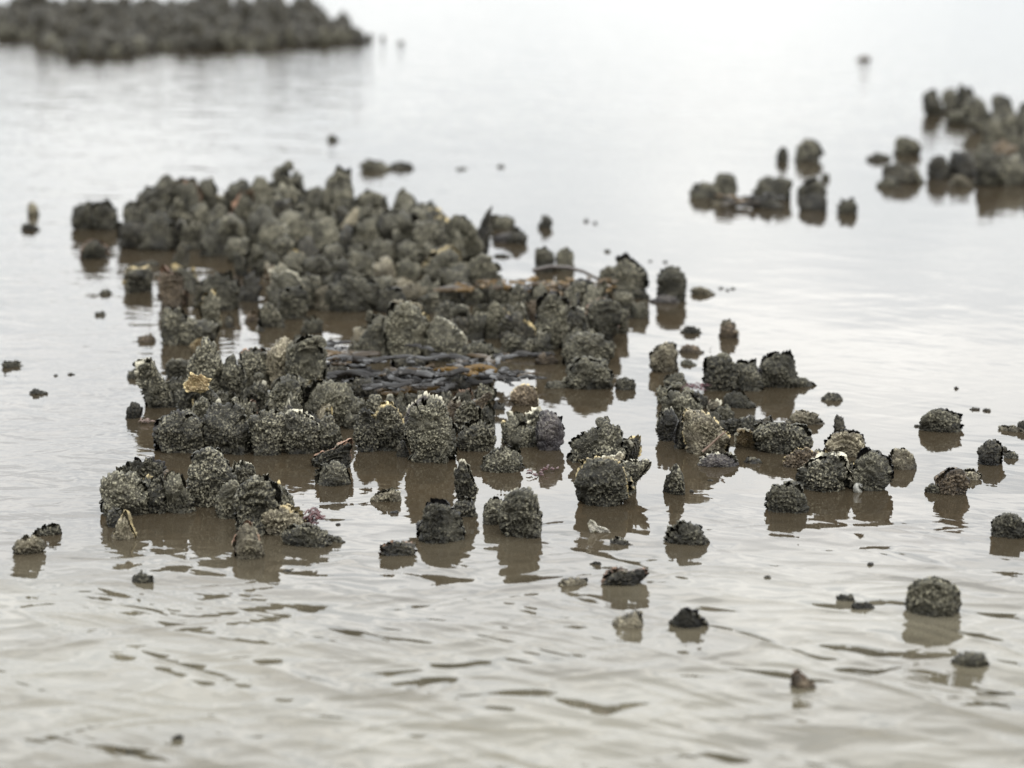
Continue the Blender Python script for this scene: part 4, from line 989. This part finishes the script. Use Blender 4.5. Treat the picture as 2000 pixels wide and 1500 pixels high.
row([(912, 418, 60, 522, 'd', 'm'), (891, 452, 34, 528, 's', 'm', 'n', -0.1), (470, 466, 48, 514, 'f', 'c'), (562, 460, 48, 520, 'd', 'c'), (606, 468, 46, 524, 'd', 'k'), (500, 472, 44, 522, 'f', 'm'),
     (654, 476, 48, 524, 'd', 'c'), (702, 462, 54, 518, 'w', 'm'), (748, 466, 50, 520, 'd', 'm'), (800, 470, 50, 522, 'f', 'm'), (844, 474, 44, 524, 'f', 'c')],
    'the fourth row of the middle mound', GM, merge=True)
row([(530, 496, 54, 540, 'f', 'm'), (582, 492, 44, 540, 'r', 'm', 'y'), (622, 504, 46, 548, 'f', 'c'), (668, 506, 44, 548, 'f', 'c'), (716, 492, 56, 548, 'd', 'm'), (757, 502, 44, 556, 'd', 'p', 'w'),
     (798, 508, 40, 556, 'd', 'm'), (858, 480, 70, 556, 's', 'm', 'y'), (924, 502, 90, 556, 'f', 'm'), (890, 520, 50, 562, 'f', 'c')],
    'the front row of the middle mound', GM)
row([(560, 528, 50, 566, 'f', 'm'), (604, 534, 46, 570, 'f', 'c'), (650, 538, 46, 572, 'f', 'm'), (700, 528, 48, 574, 'r', 'm'), (748, 540, 44, 580, 'f', 'm'), (792, 544, 44, 582, 'f', 'p'),
     (838, 546, 46, 586, 'f', 'm'), (882, 556, 44, 594, 'r', 'c'), (922, 560, 40, 596, 'd', 'm')],
    'the rubble row in front of the middle mound', GM, merge=True)
# right-hand middle distance
GR = 'oysters of the small groups in the right distance'
for q, lb in [((1377, 356, 58, 402, 'r', 'c'), 'round left oyster of the touching pair left of the brown weed'),
              ((1415, 341, 50, 408, 'd', 'm'), 'taller right oyster of the touching pair left of the brown weed'),
              ((1420, 388, 54, 410, 'w', 'p'), 'low pale shell at the foot of the touching pair'),
              ((1512, 346, 72, 412, 'd', 'c'), 'peaked oyster draped with brown weed in the right distance'),
              ((1498, 372, 60, 424, 'w', 'k'), 'low black oyster under the brown weed in the right distance'),
              ((1584, 350, 54, 404, 's', 'c'), 'upper dark oyster right of the weed draped one'),
              ((1588, 378, 58, 426, 'd', 'k'), 'black oyster at the water right of the weed draped one'),
              ((1614, 338, 18, 358, 'r', 'm'), 'pebble sized shell above the black oyster in the right distance'),
              ((1656, 388, 36, 430, 'f', 'm'), 'small stubby oyster alone right of the black one'),
              ((1576, 270, 54, 336, 'd', 'c'), 'large rounded oyster standing behind the weed draped one'),
              ((1528, 288, 22, 328, 's', 'c'), 'slim pointed shell left of the large rounded distant oyster'),
              ((1720, 298, 42, 320, 'w', 'm'), 'flat oval shell awash in the right distance'),
              ((1772, 268, 50, 318, 'b', 'm'), 'upright twin lobed oyster right of the flat oval shell'),
              ((1758, 322, 66, 374, 'd', 'k'), 'black oyster mass below the twin lobed one'),
              ((1736, 340, 44, 378, 'w', 'c'), 'dark slope of shell at the left of the black mass'),
              ((1786, 328, 30, 372, 'f', 'm'), 'small grey oyster at the right of the black mass'),
              ((1686, 108, 30, 122, 'w', 'b'), 'lone blurred lump far off at the upper right'),
              ((650, 262, 20, 282, 's', 'c'), 'tiny blurred lump behind the middle mound'),
              ((732, 308, 62, 346, 'w', 'm'), 'low grey oyster behind the middle mound'),
              ((784, 314, 46, 338, 'w', 'k'), 'flat black oyster touching the low grey one behind the middle mound'),
              ((903, 326, 22, 334, 'w', 'c'), 'left of two faint flecks behind the middle mound'),
              ((977, 320, 14, 330, 'w', 'c'), 'right of two faint flecks behind the middle mound'),
              ((982, 420, 44, 462, 'f', 'm'), 'upper pale oyster of the small heap right of the middle mound'),
              ((988, 448, 54, 486, 'w', 'v'), 'violet grey shell at the left of the small heap'),
              ((1012, 450, 36, 488, 'd', 'k'), 'black oyster at the right of the small heap'),
              ((1065, 425, 26, 456, 'f', 'c'), 'small dark oyster right of the small heap'),
              ((1187, 487, 12, 495, 'w', 'c'), 'dark speck above the hump shaped oyster'),
              ((983, 497, 34, 506, 'w', 'c'), 'slim dark shell afloat above the brown weed')]:
    x, top, w_, yb, st, mt = q
    yb = top + (yb - top) * 0.68          # the lower third of what shows is its mirror image
    O(x, yb, w_, yb - top, st, mt, label=lb, group=GR, near=False, parts=w_ > 48)
row([(1828, 176, 38, 226, 'd', 'c'), (1857, 172, 30, 216, 'f', 'c'), (1892, 170, 42, 222, 'f', 'c'), (1878, 203, 58, 244, 'w', 'm'), (1926, 186, 48, 258, 'd', 'c'), (1972, 177, 48, 262, 'd', 'c'),
     (1996, 200, 40, 262, 'd', 'c')], 'the rear rank of the right edge cluster', GR)
row([(1940, 232, 44, 300, 'f', 'c'), (1976, 226, 44, 300, 'd', 'm'), (2000, 240, 40, 310, 'd', 'c'), (1962, 262, 52, 318, 'w', 'b'), (1920, 286, 40, 322, 'f', 'm')], 'the middle rank of the right edge cluster', GR, merge=True)
row([(1834, 305, 42, 350, 'd', 'k'), (1880, 298, 52, 346, 'd', 'k'), (1882, 332, 48, 364, 'w', 'p'), (1928, 294, 46, 364, 'd', 'c'), (1974, 300, 54, 362, 'b', 'c'), (1998, 290, 30, 356, 'd', 'c'), (1950, 316, 40, 356, 'f', 'm')],
    'the front rank of the right edge cluster', GR)
# ------------------------------------------------------------------ far mound: the nearest rank singly, the mass behind as one
def lerp(x, tab):
    return float(np.interp(x, [p[0] for p in tab], [p[1] for p in tab]))
bot = [(-60, 72), (60, 84), (95, 104), (120, 113), (240, 113), (275, 99), (500, 97), (600, 90), (700, 82)]
topl = [(-60, 40), (100, 30), (200, 16), (440, 16), (520, 34), (600, 46), (680, 64), (700, 70)]
ff = random.Random(5)
items = []
x = -12
while x < 690:
    w_ = ff.uniform(20, 33)
    yb = lerp(x, bot) + ff.uniform(-4, 1)
    items.append((x + w_ / 2, yb - w_ * ff.uniform(0.9, 1.3), w_, yb, ff.choice('dffsr'), ff.choice('cckkkm')))
    x += w_ * 0.82
row([q for q in items], 'the front edge of the far mound', 'oysters along the front edge of the far mound', merge=True)
items2 = [(702, 60, 18, 82, 's', 'k'), (672, 46, 36, 80, 'd', 'k'), (720, 64, 14, 80, 'r', 'c'), (748, 70, 8, 78, 'r', 'c'), (783, 78, 12, 86, 'w', 'c')]
for (x, top, w_, yb, st, mt), lb in zip(items2, ['pointed black oyster second from the tip of the far mound', 'large black oyster near the right tip of the far mound',
                                                  'small ball right of the tip of the far mound', 'faint fleck trailing right of the far mound', 'outermost faint fleck right of the far mound']):
    O(x, yb, w_, yb - top, st, mt, label=lb, group='oysters along the front edge of the far mound', near=False, parts=False)
mass = []
yy = 26.0
protos = []
while yy < 108:
    x = -40 + ff.uniform(0, 20)
    while x < 690:
        if lerp(x, topl) < yy < lerp(x, bot) - 6:
            mass.append((x, yy + ff.uniform(-3, 3), ff.uniform(22, 34), ff.uniform(0.7, 1.5), ff.choice('dffss')))
        x += ff.uniform(20, 26)
    yy += 9
Vs, Fs, Ws, off = [], [], [], 0
for k, (x, yb, w_, ar, st) in enumerate(mass):
    if k < 14:
        pol = polar(outline(1.0, 1.0 * ar, st, 0, 900 + k) + [(-0.3, -0.3), (0.3, -0.3)])
        a = valve('tmp', pol, 14, 0.33, -1, get_mat('c', 'n'), 901 + k, None, pellet=0.03, cell=0.16, jag=0.05)
        b_ = valve('tmp', pol, 14, 0.33, 1, get_mat('c', 'n'), 951 + k, None, pellet=0.03, cell=0.16, jag=0.05)
        join(a, b_)
        v = np.empty(len(a.data.vertices) * 3, np.float32); a.data.vertices.foreach_get('co', v)
        l = np.empty(len(a.data.loops), np.int32); a.data.loops.foreach_get('vertex_index', l)
        c_ = np.empty(len(a.data.vertices) * 4, np.float32); a.data.color_attributes['wear'].data.foreach_get('color', c_)
        protos.append((v.reshape(-1, 3), l.reshape(-1, 4), c_.reshape(-1, 4)[:, :2]))
        m_ = a.data
        bpy.data.objects.remove(a); bpy.data.meshes.remove(m_)
    v, l, c_ = protos[k % len(protos)]
    g, s = ground(x, yb)
    ya = ff.uniform(-0.6, 0.6)
    sc = w_ * s * ff.choice((0.6, 0.8, 0.9, 1.0, 1.2, 1.6))
    q = v * sc
    X_ = q[:, 0] * math.cos(ya) - q[:, 1] * math.sin(ya) + g.x
    Y_ = q[:, 0] * math.sin(ya) + q[:, 1] * math.cos(ya) + g.y
    Vs.append(np.stack([X_, Y_, q[:, 2]], 1)); Fs.append(l + off); Ws.append(c_); off += len(v)
bpy.context.view_layer.update()
mats, midx = [get_mat('k', 'n')], [np.zeros(sum(len(f) for f in Fs), np.int32)]
for o in MERGE:
    me = o.data
    v = np.empty(len(me.vertices) * 3, np.float32); me.vertices.foreach_get('co', v)
    l = np.empty(len(me.loops), np.int32); me.loops.foreach_get('vertex_index', l)
    c_ = np.empty(len(me.vertices) * 4, np.float32); me.color_attributes['wear'].data.foreach_get('color', c_)
    M = np.array(o.matrix_world)
    v = v.reshape(-1, 3) @ M[:3, :3].T + M[:3, 3]
    l = l.reshape(-1, 4)
    if me.materials[0] not in mats:
        mats.append(me.materials[0])
    Vs.append(v); Fs.append(l + off); Ws.append(c_.reshape(-1, 4)[:, :2]); off += len(v)
    midx.append(np.full(len(l), mats.index(me.materials[0]), np.int32))
    bpy.data.objects.remove(o); bpy.data.meshes.remove(me)
bed = mesh_from('oyster_bed', np.concatenate(Vs), np.concatenate(Fs), mats[0], np.concatenate(Ws))
for m_ in mats[1:]:
    bed.data.materials.append(m_)
bed.data.polygons.foreach_set('material_index', np.concatenate(midx))
tag(bed, 'packed mass of small dark oysters filling the far mound and the gaps of the reef', 'oyster bed', kind='stuff')

for x, yb, w_, h_, lb in [(700, 778, 60, 34, 'dark oyster under the left part of the big rockweed'), (760, 762, 60, 34, 'dark oyster under the heart of the big rockweed'),
                          (822, 756, 64, 36, 'dark oyster under the middle of the big rockweed'), (885, 762, 60, 30, 'dark oyster under the right part of the big rockweed'),
                          (650, 752, 50, 36, 'dark oyster behind the left tips of the big rockweed'), (800, 736, 60, 34, 'dark oyster behind the big rockweed')]:
    O(x, yb, w_, h_, 'f', 'k', label=lb, group=G1, thick=26)
for x, yb, w_, h_, st, mt, rm, lb in [
        (732, 826, 44, 50, 'f', 'c', 'n', 'dark oyster left behind the narrow one of the near middle cluster'), (700, 812, 38, 38, 'd', 'm', 'n', 'small grey oyster between the wide muddy one and the middle cluster'),
        (772, 806, 42, 34, 'f', 'c', 'w', 'ragged oyster just below the left half of the rockweed'), (812, 800, 46, 30, 'f', 'm', 'n', 'low grey oyster just below the middle of the rockweed'),
        (862, 802, 44, 34, 'f', 'c', 'n', 'dark oyster just below the right half of the rockweed'), (905, 796, 40, 32, 'f', 'm', 'r', 'grey oyster with a rosy edge near the right end of the rockweed'),
        (948, 786, 36, 30, 'f', 'c', 'n', 'small dark oyster under the right tail of the rockweed'), (975, 800, 26, 20, 'w', 'k', 'n', 'black shell awash right of the rockweed tail'),
        (1302, 790, 40, 34, 'f', 'c', 'n', 'dark oyster behind the grey one under the two snails'), (1362, 800, 34, 30, 'f', 'k', 'n', 'black oyster right of the two snails'),
        (1414, 820, 40, 24, 'f', 'm', 'n', 'low ragged grey oyster above the dark green ridge'), (1350, 870, 34, 24, 'f', 'k', 'n', 'black shell at the foot of the pale ribbed oyster'),
        (1600, 905, 34, 22, 'f', 'c', 'n', 'small dark oyster between the amber shell and the grey fan'), (1470, 905, 34, 12, 'w', 'k', 'n', 'dark shell awash below the golden half shell')]:
    O(x, yb, w_, h_, st, mt, rm, label=lb, group=G3 if x > 1200 else G2, jag=0.08)
# added filler oysters, thin and seen edge on, wedged between the others
def blades(boxes, where, count, wr, hr, seed_, near=True):
    r_ = random.Random(seed_)
    got = sorted([(lambda q: (r_.uniform(q[0], q[1]), r_.uniform(q[2], q[3])))(r_.choice(boxes)) for _ in range(count)])
    for k, (x, yb) in enumerate(got):
        w_ = r_.uniform(*wr); h_ = r_.uniform(*hr)
        O(x, yb, w_, h_, r_.choice('fffds'), r_.choice('ccckmmpb'), r_.choice('nnwydn'), label='thin ragged edge-on oyster, %s from left among the blades of %s' % (ORD[k], where),
          group='thin shell blades wedged in the reef', near=near, parts=False, thick=w_ * 0.16, yaw=r_.choice((-1, 1)) * r_.uniform(25, 62), tilt=r_.uniform(-25, 15), lean=r_.uniform(-0.35, 0.35),
          jag=0.11, name='edge_on_oyster', cat='shell', frill=0.003)
blades([(315, 480, 822, 858), (480, 690, 822, 862), (380, 560, 770, 800)], 'the near left cluster', 17, (26, 40), (46, 74), 3)
blades([(700, 960, 850, 872), (985, 1100, 858, 874), (1120, 1230, 880, 900)], 'the near middle cluster', 10, (22, 34), (34, 58), 4)
blades([(215, 560, 965, 1004)], 'the front left group', 10, (20, 34), (34, 58), 5)
blades([(1292, 1420, 790, 862), (1560, 1720, 925, 945)], 'the near right cluster', 10, (20, 34), (28, 48), 6)
blades([(720, 1200, 625, 700), (980, 1200, 590, 680)], 'the central cluster', 28, (24, 38), (36, 62), 7)
blades([(250, 900, 440, 550), (350, 700, 560, 610)], 'the middle mound', 26, (26, 42), (40, 66), 8, near=False)
# ------------------------------------------------------------------ snails and round lumps
CR = get_mat('m', 'n')
for x, y, r, yb, lb, mt in [
        (277, 711, 12, 790, 'round dark snail perched on the white frilled leaning oyster', None),
        (617, 667, 14, 776, 'barnacled snail on the top corner of the tall grey oyster', CR),
        (633, 757, 11, 828, 'striped grey snail on the wide muddy oyster', None),
        (524, 772, 10, 806, 'round snail with a white mouth on the pale arched oyster', None),
        (464, 789, 17, 862, 'grey barnacled knob on top of the second waterline oyster', CR),
        (768, 806, 14, 872, 'reddish grey snail on the face of the wavy rimmed oyster', None),
        (1180, 826, 17, 900, 'round barnacled ball on the tip of the sloping grey oyster', CR),
        (1320, 757, 15, 812, 'left of two barnacled snails on the near right cluster', CR),
        (1345, 769, 14, 814, 'right of two barnacled snails on the near right cluster', CR),
        (1678, 954, 12, 962, 'small grey snail at the waterline between the toothed and the frilled oyster', None),
        (1408, 702, 14, 760, 'tan knob on the crown of the dark square oyster', CR),
        (508, 737, 10, 806, 'pale green crusted knob on the arch of the pale rimmed oyster', CR),
        (560, 330, 16, 428, 'blurred knob on the skyline of the middle mound', CR)]:
    snail(x, y, r, yb, lb, mt, rough=0.0022 if mt is CR else 0.0006)

# ------------------------------------------------------------------ weeds
def ribbon(P, Wd, N0, twist=0.0, nseg=3):
    """strap along P with half widths Wd"""
    P = np.array(P); V = []; Fc = []
    n = len(P)
    for k in range(n):
        tdir = P[min(k + 1, n - 1)] - P[max(k - 1, 0)]
        tdir /= np.linalg.norm(tdir) + 1e-9
        sd_ = np.cross(tdir, N0); sd_ /= np.linalg.norm(sd_) + 1e-9
        up = np.cross(sd_, tdir)
        a = twist * k / n
        s2 = sd_ * math.cos(a) + up * math.sin(a)
        u2 = -sd_ * math.sin(a) + up * math.cos(a)
        for j in range(nseg + 1):
            q = j / nseg * 2 - 1
            V.append(P[k] + s2 * q * Wd[k] + u2 * ((1 - q * q) * Wd[k] * 0.10))
    for k in range(n - 1):
        for j in range(nseg):
            a = k * (nseg + 1) + j
            Fc.append((a, a + 1, a + nseg + 2, a + nseg + 1))
    return V, Fc

def frond(parent, start, heading, length, width, rise, r_, mat=FROND, name='frond', forks=2):
    V, Fc = [], []
    def grow(p, hd, L, wd, lvl, z_dir):
        n = 10
        wav = r_.uniform(0.03, 0.16) if name == 'frond' else 0.1
        ph = r_.uniform(0, 6.28)
        bend = r_.uniform(-0.16, 0.16)
        pts = [p.copy()]
        h_ = hd
        for k in range(n):
            h_ += r_.uniform(-0.2, 0.2) + bend
            st = L / n
            t_ = (k + 1) / n
            q = pts[-1] + np.array([math.cos(h_) * st, math.sin(h_) * st, z_dir * st * (1 - 1.8 * t_) + wav * math.sin(ph + t_ * 6.5) * st])
            q[2] = max(q[2], 0.003)
            pts.append(q)
        last = lvl == 0
        wds = []
        for k in range(n + 1):
            t_ = k / n
            base = wd * (0.55 + 0.45 * t_) * (1 + 0.18 * r_.uniform(-1, 1))
            if last:
                base *= max(0.08, 1 - t_ ** 3 * 0.95)
            wds.append(base)
        v, f = ribbon(pts, wds, np.array([r_.uniform(-0.5, 0.5), r_.uniform(-2.6, -0.3), 1.0]), r_.uniform(-0.8, 0.8))
        o_ = len(V)
        V.extend(v); Fc.extend([tuple(i + o_ for i in q) for q in f])
        if not last:
            for sgn in (-1, 1):
                grow(pts[-1] - (pts[-1] - pts[-2]) * 0.5, h_ + sgn * r_.uniform(0.18, 0.42), L * r_.uniform(0.4, 0.75), wd * 0.8, lvl - 1, z_dir * r_.uniform(-0.4, 0.8))
    grow(np.array(start, float), heading, length, width, forks, rise)
    o = mesh_from(name, V, Fc, mat, None, parent)
    md = o.modifiers.new('thickness', 'SOLIDIFY'); md.thickness = 0.0009; md.offset = 0
    return o

def weed_clump(name, label, cat, spots, n, length, width, heading, spread, zr, mat=FROND, part='frond', forks=1, rise=(0.0, 0.35), group='weed lying over the oysters'):
    g0, _ = ground(*spots[0][:2])
    root = bpy.data.objects.new(name, None); C.objects.link(root); root.empty_display_size = 0.02
    root.location = (g0.x, g0.y, 0)
    tag(root, label, cat, group)
    NUM[0] += 1
    r_ = random.Random(NUM[0])
    for k in range(n):
        sx, sy, jx, jy = r_.choice(spots)
        g, s = ground(sx + r_.uniform(-jx, jx), sy + r_.uniform(-jy, jy))
        frond(root, (g.x - g0.x, g.y - g0.y, r_.uniform(*zr)), math.radians(heading + r_.uniform(-spread, spread)), length * r_.uniform(0.6, 1.25), width * r_.uniform(0.7, 1.2),
              r_.uniform(*rise), r_, mat, part, forks)
    return root

weed_clump('rockweed', 'large glossy blackish brown rockweed spread over the oysters in the middle of the picture', 'seaweed',
           [(970, 755, 24, 8), (930, 748, 30, 14), (880, 742, 40, 20), (820, 748, 46, 20), (760, 750, 40, 16), (700, 740, 40, 16), (850, 772, 60, 8), (655, 728, 22, 14)], 78, 0.070, 0.0098, 176, 66, (0.012, 0.058), forks=2, rise=(-0.5, 0.6))
weed_clump('rockweed', 'small amber and black rockweed tips at the right end above the cream topped oyster', 'seaweed',
           [(1000, 762, 20, 8), (1020, 756, 12, 6)], 12, 0.035, 0.005, 20, 80, (0.01, 0.035), forks=1)
weed_clump('rockweed', 'amber brown rockweed tangled over the back of the central cluster', 'seaweed',
           [(1000, 612, 30, 8), (1050, 614, 40, 10), (1095, 612, 36, 8), (965, 608, 20, 6), (1160, 612, 24, 8)], 84, 0.034, 0.0075, 180, 170, (0.062, 0.092), forks=1, mat=AMBER)
weed_clump('rockweed', 'bright amber blade of weed lying across the shells left of the brown tangle', 'seaweed',
           [(905, 596, 22, 3)], 9, 0.08, 0.012, 178, 14, (0.040, 0.056), forks=0, mat=AMBER)
weed_clump('rockweed', 'brown weed draped on the peaked oyster in the right distance', 'seaweed',
           [(1500, 402, 34, 6), (1450, 404, 20, 3)], 14, 0.07, 0.009, 180, 40, (0.01, 0.04), forks=1)
weed_clump('rockweed', 'short strip of rockweed floating at the rear of the bright pool', 'seaweed',
           [(1010, 700, 26, 3), (1060, 700, 30, 4)], 9, 0.06, 0.006, 180, 18, (0.003, 0.012), forks=0)
weed_clump('red_seaweed', 'purplish red leafy tuft on the right end of the cream flat shell', 'seaweed',
           [(600, 1034, 10, 2)], 22, 0.018, 0.003, 90, 80, (0.004, 0.03), mat=REDWEED, part='leaf', forks=1, rise=(0.8, 2.2), group='red weed tufts')
weed_clump('red_seaweed', 'bright red weed tuft floating left of the broad muddy oyster', 'seaweed',
           [(1062, 923, 12, 2), (1080, 920, 10, 2), (1050, 930, 12, 3)], 20, 0.011, 0.003, 90, 170, (0.001, 0.010), mat=REDWEED, part='leaf', forks=0, rise=(0.2, 1.0), group='red weed tufts')
weed_clump('red_seaweed', 'dark branching red weed between the pale fan and the dark square oyster', 'seaweed',
           [(1338, 762, 12, 2), (1362, 764, 12, 2)], 26, 0.018, 0.0011, 90, 170, (0.003, 0.012), mat=DEEPRED, part='branch', forks=2, rise=(0.8, 1.8), group='red weed tufts')
weed_clump('red_seaweed', 'pale brownish tuft beside the small black jagged shell at left', 'seaweed',
           [(284, 828, 8, 2)], 12, 0.014, 0.002, 90, 100, (0.001, 0.008), mat=mat_plain('pale_brown_weed', (0.07, 0.045, 0.034), 0.5), part='leaf', forks=0, rise=(0.8, 2.0), group='red weed tufts')

def tube(name, pts, r0, r1, mat, label, cat, yb, group=None):
    """stalk through photo points standing at ground row yb"""
    P3 = []
    for px, py in pts:
        g, s = ground(px, yb)
        P3.append(Vector((g.x, g.y, (yb - py) * s)))
    V, Fc = [], []
    n, m = len(P3), 8
    for k in range(n):
        d = (P3[min(k + 1, n - 1)] - P3[max(k - 1, 0)]).normalized()
        a = d.cross(Vector((0, 1, 0))).normalized(); b2 = d.cross(a)
        rr = r0 + (r1 - r0) * k / (n - 1)
        for j in range(m):
            th = 2 * math.pi * j / m
            V.append(P3[k] + a * math.cos(th) * rr + b2 * math.sin(th) * rr)
    for k in range(n - 1):
        for j in range(m):
            Fc.append((k * m + j, k * m + (j + 1) % m, (k + 1) * m + (j + 1) % m, (k + 1) * m + j))
    o = mesh_from(name, V, Fc, mat)
    return tag(o, label, cat, group)
for x, y, w_ in [(1145, 433, 7), (1162, 437, 6), (1270, 511, 9), (1300, 513, 9), (1408, 564, 9), (1432, 565, 9), (1421, 568, 6), (1790, 834, 8), (1902, 801, 14), (1926, 803, 10),
                 (1352, 962, 6), (1388, 940, 12), (830, 1015, 8), (770, 1003, 16), (560, 1117, 14), (660, 1026, 9), (1500, 1130, 8), (140, 733, 10), (108, 735, 8), (1700, 1105, 8), (1868, 760, 7)]:
    O(x, y, w_, 3.2 if w_ > 8 else 4.5, 'w', 'k', label='tiny dark fleck of debris drifting on the open water', group='dark flecks on the water', thick=w_ * 0.35, parts=False, bury=0.004,
      name='debris_fleck', cat='debris')
tube('seaweed_stalk', [(1040, 528), (1075, 520), (1110, 522), (1140, 530), (1165, 543), (1178, 556), (1182, 572)], 0.006, 0.004, STEM, 'dark curved stalk arching over the back of the central cluster', 'stalk', 585)
tube('twig', [(1372, 882), (1388, 868), (1404, 852), (1417, 842)], 0.0028, 0.0016, mat_plain('brown_twig', (0.07, 0.045, 0.03), 0.6), 'thin brown twig slanting across the large pale ribbed oyster', 'twig', 893)
tube('weed_hair', [(1388, 690), (1386, 682), (1390, 677)], 0.0008, 0.0006, STEM, 'tiny curved black hair of weed upright in open water', 'weed hair', 694)
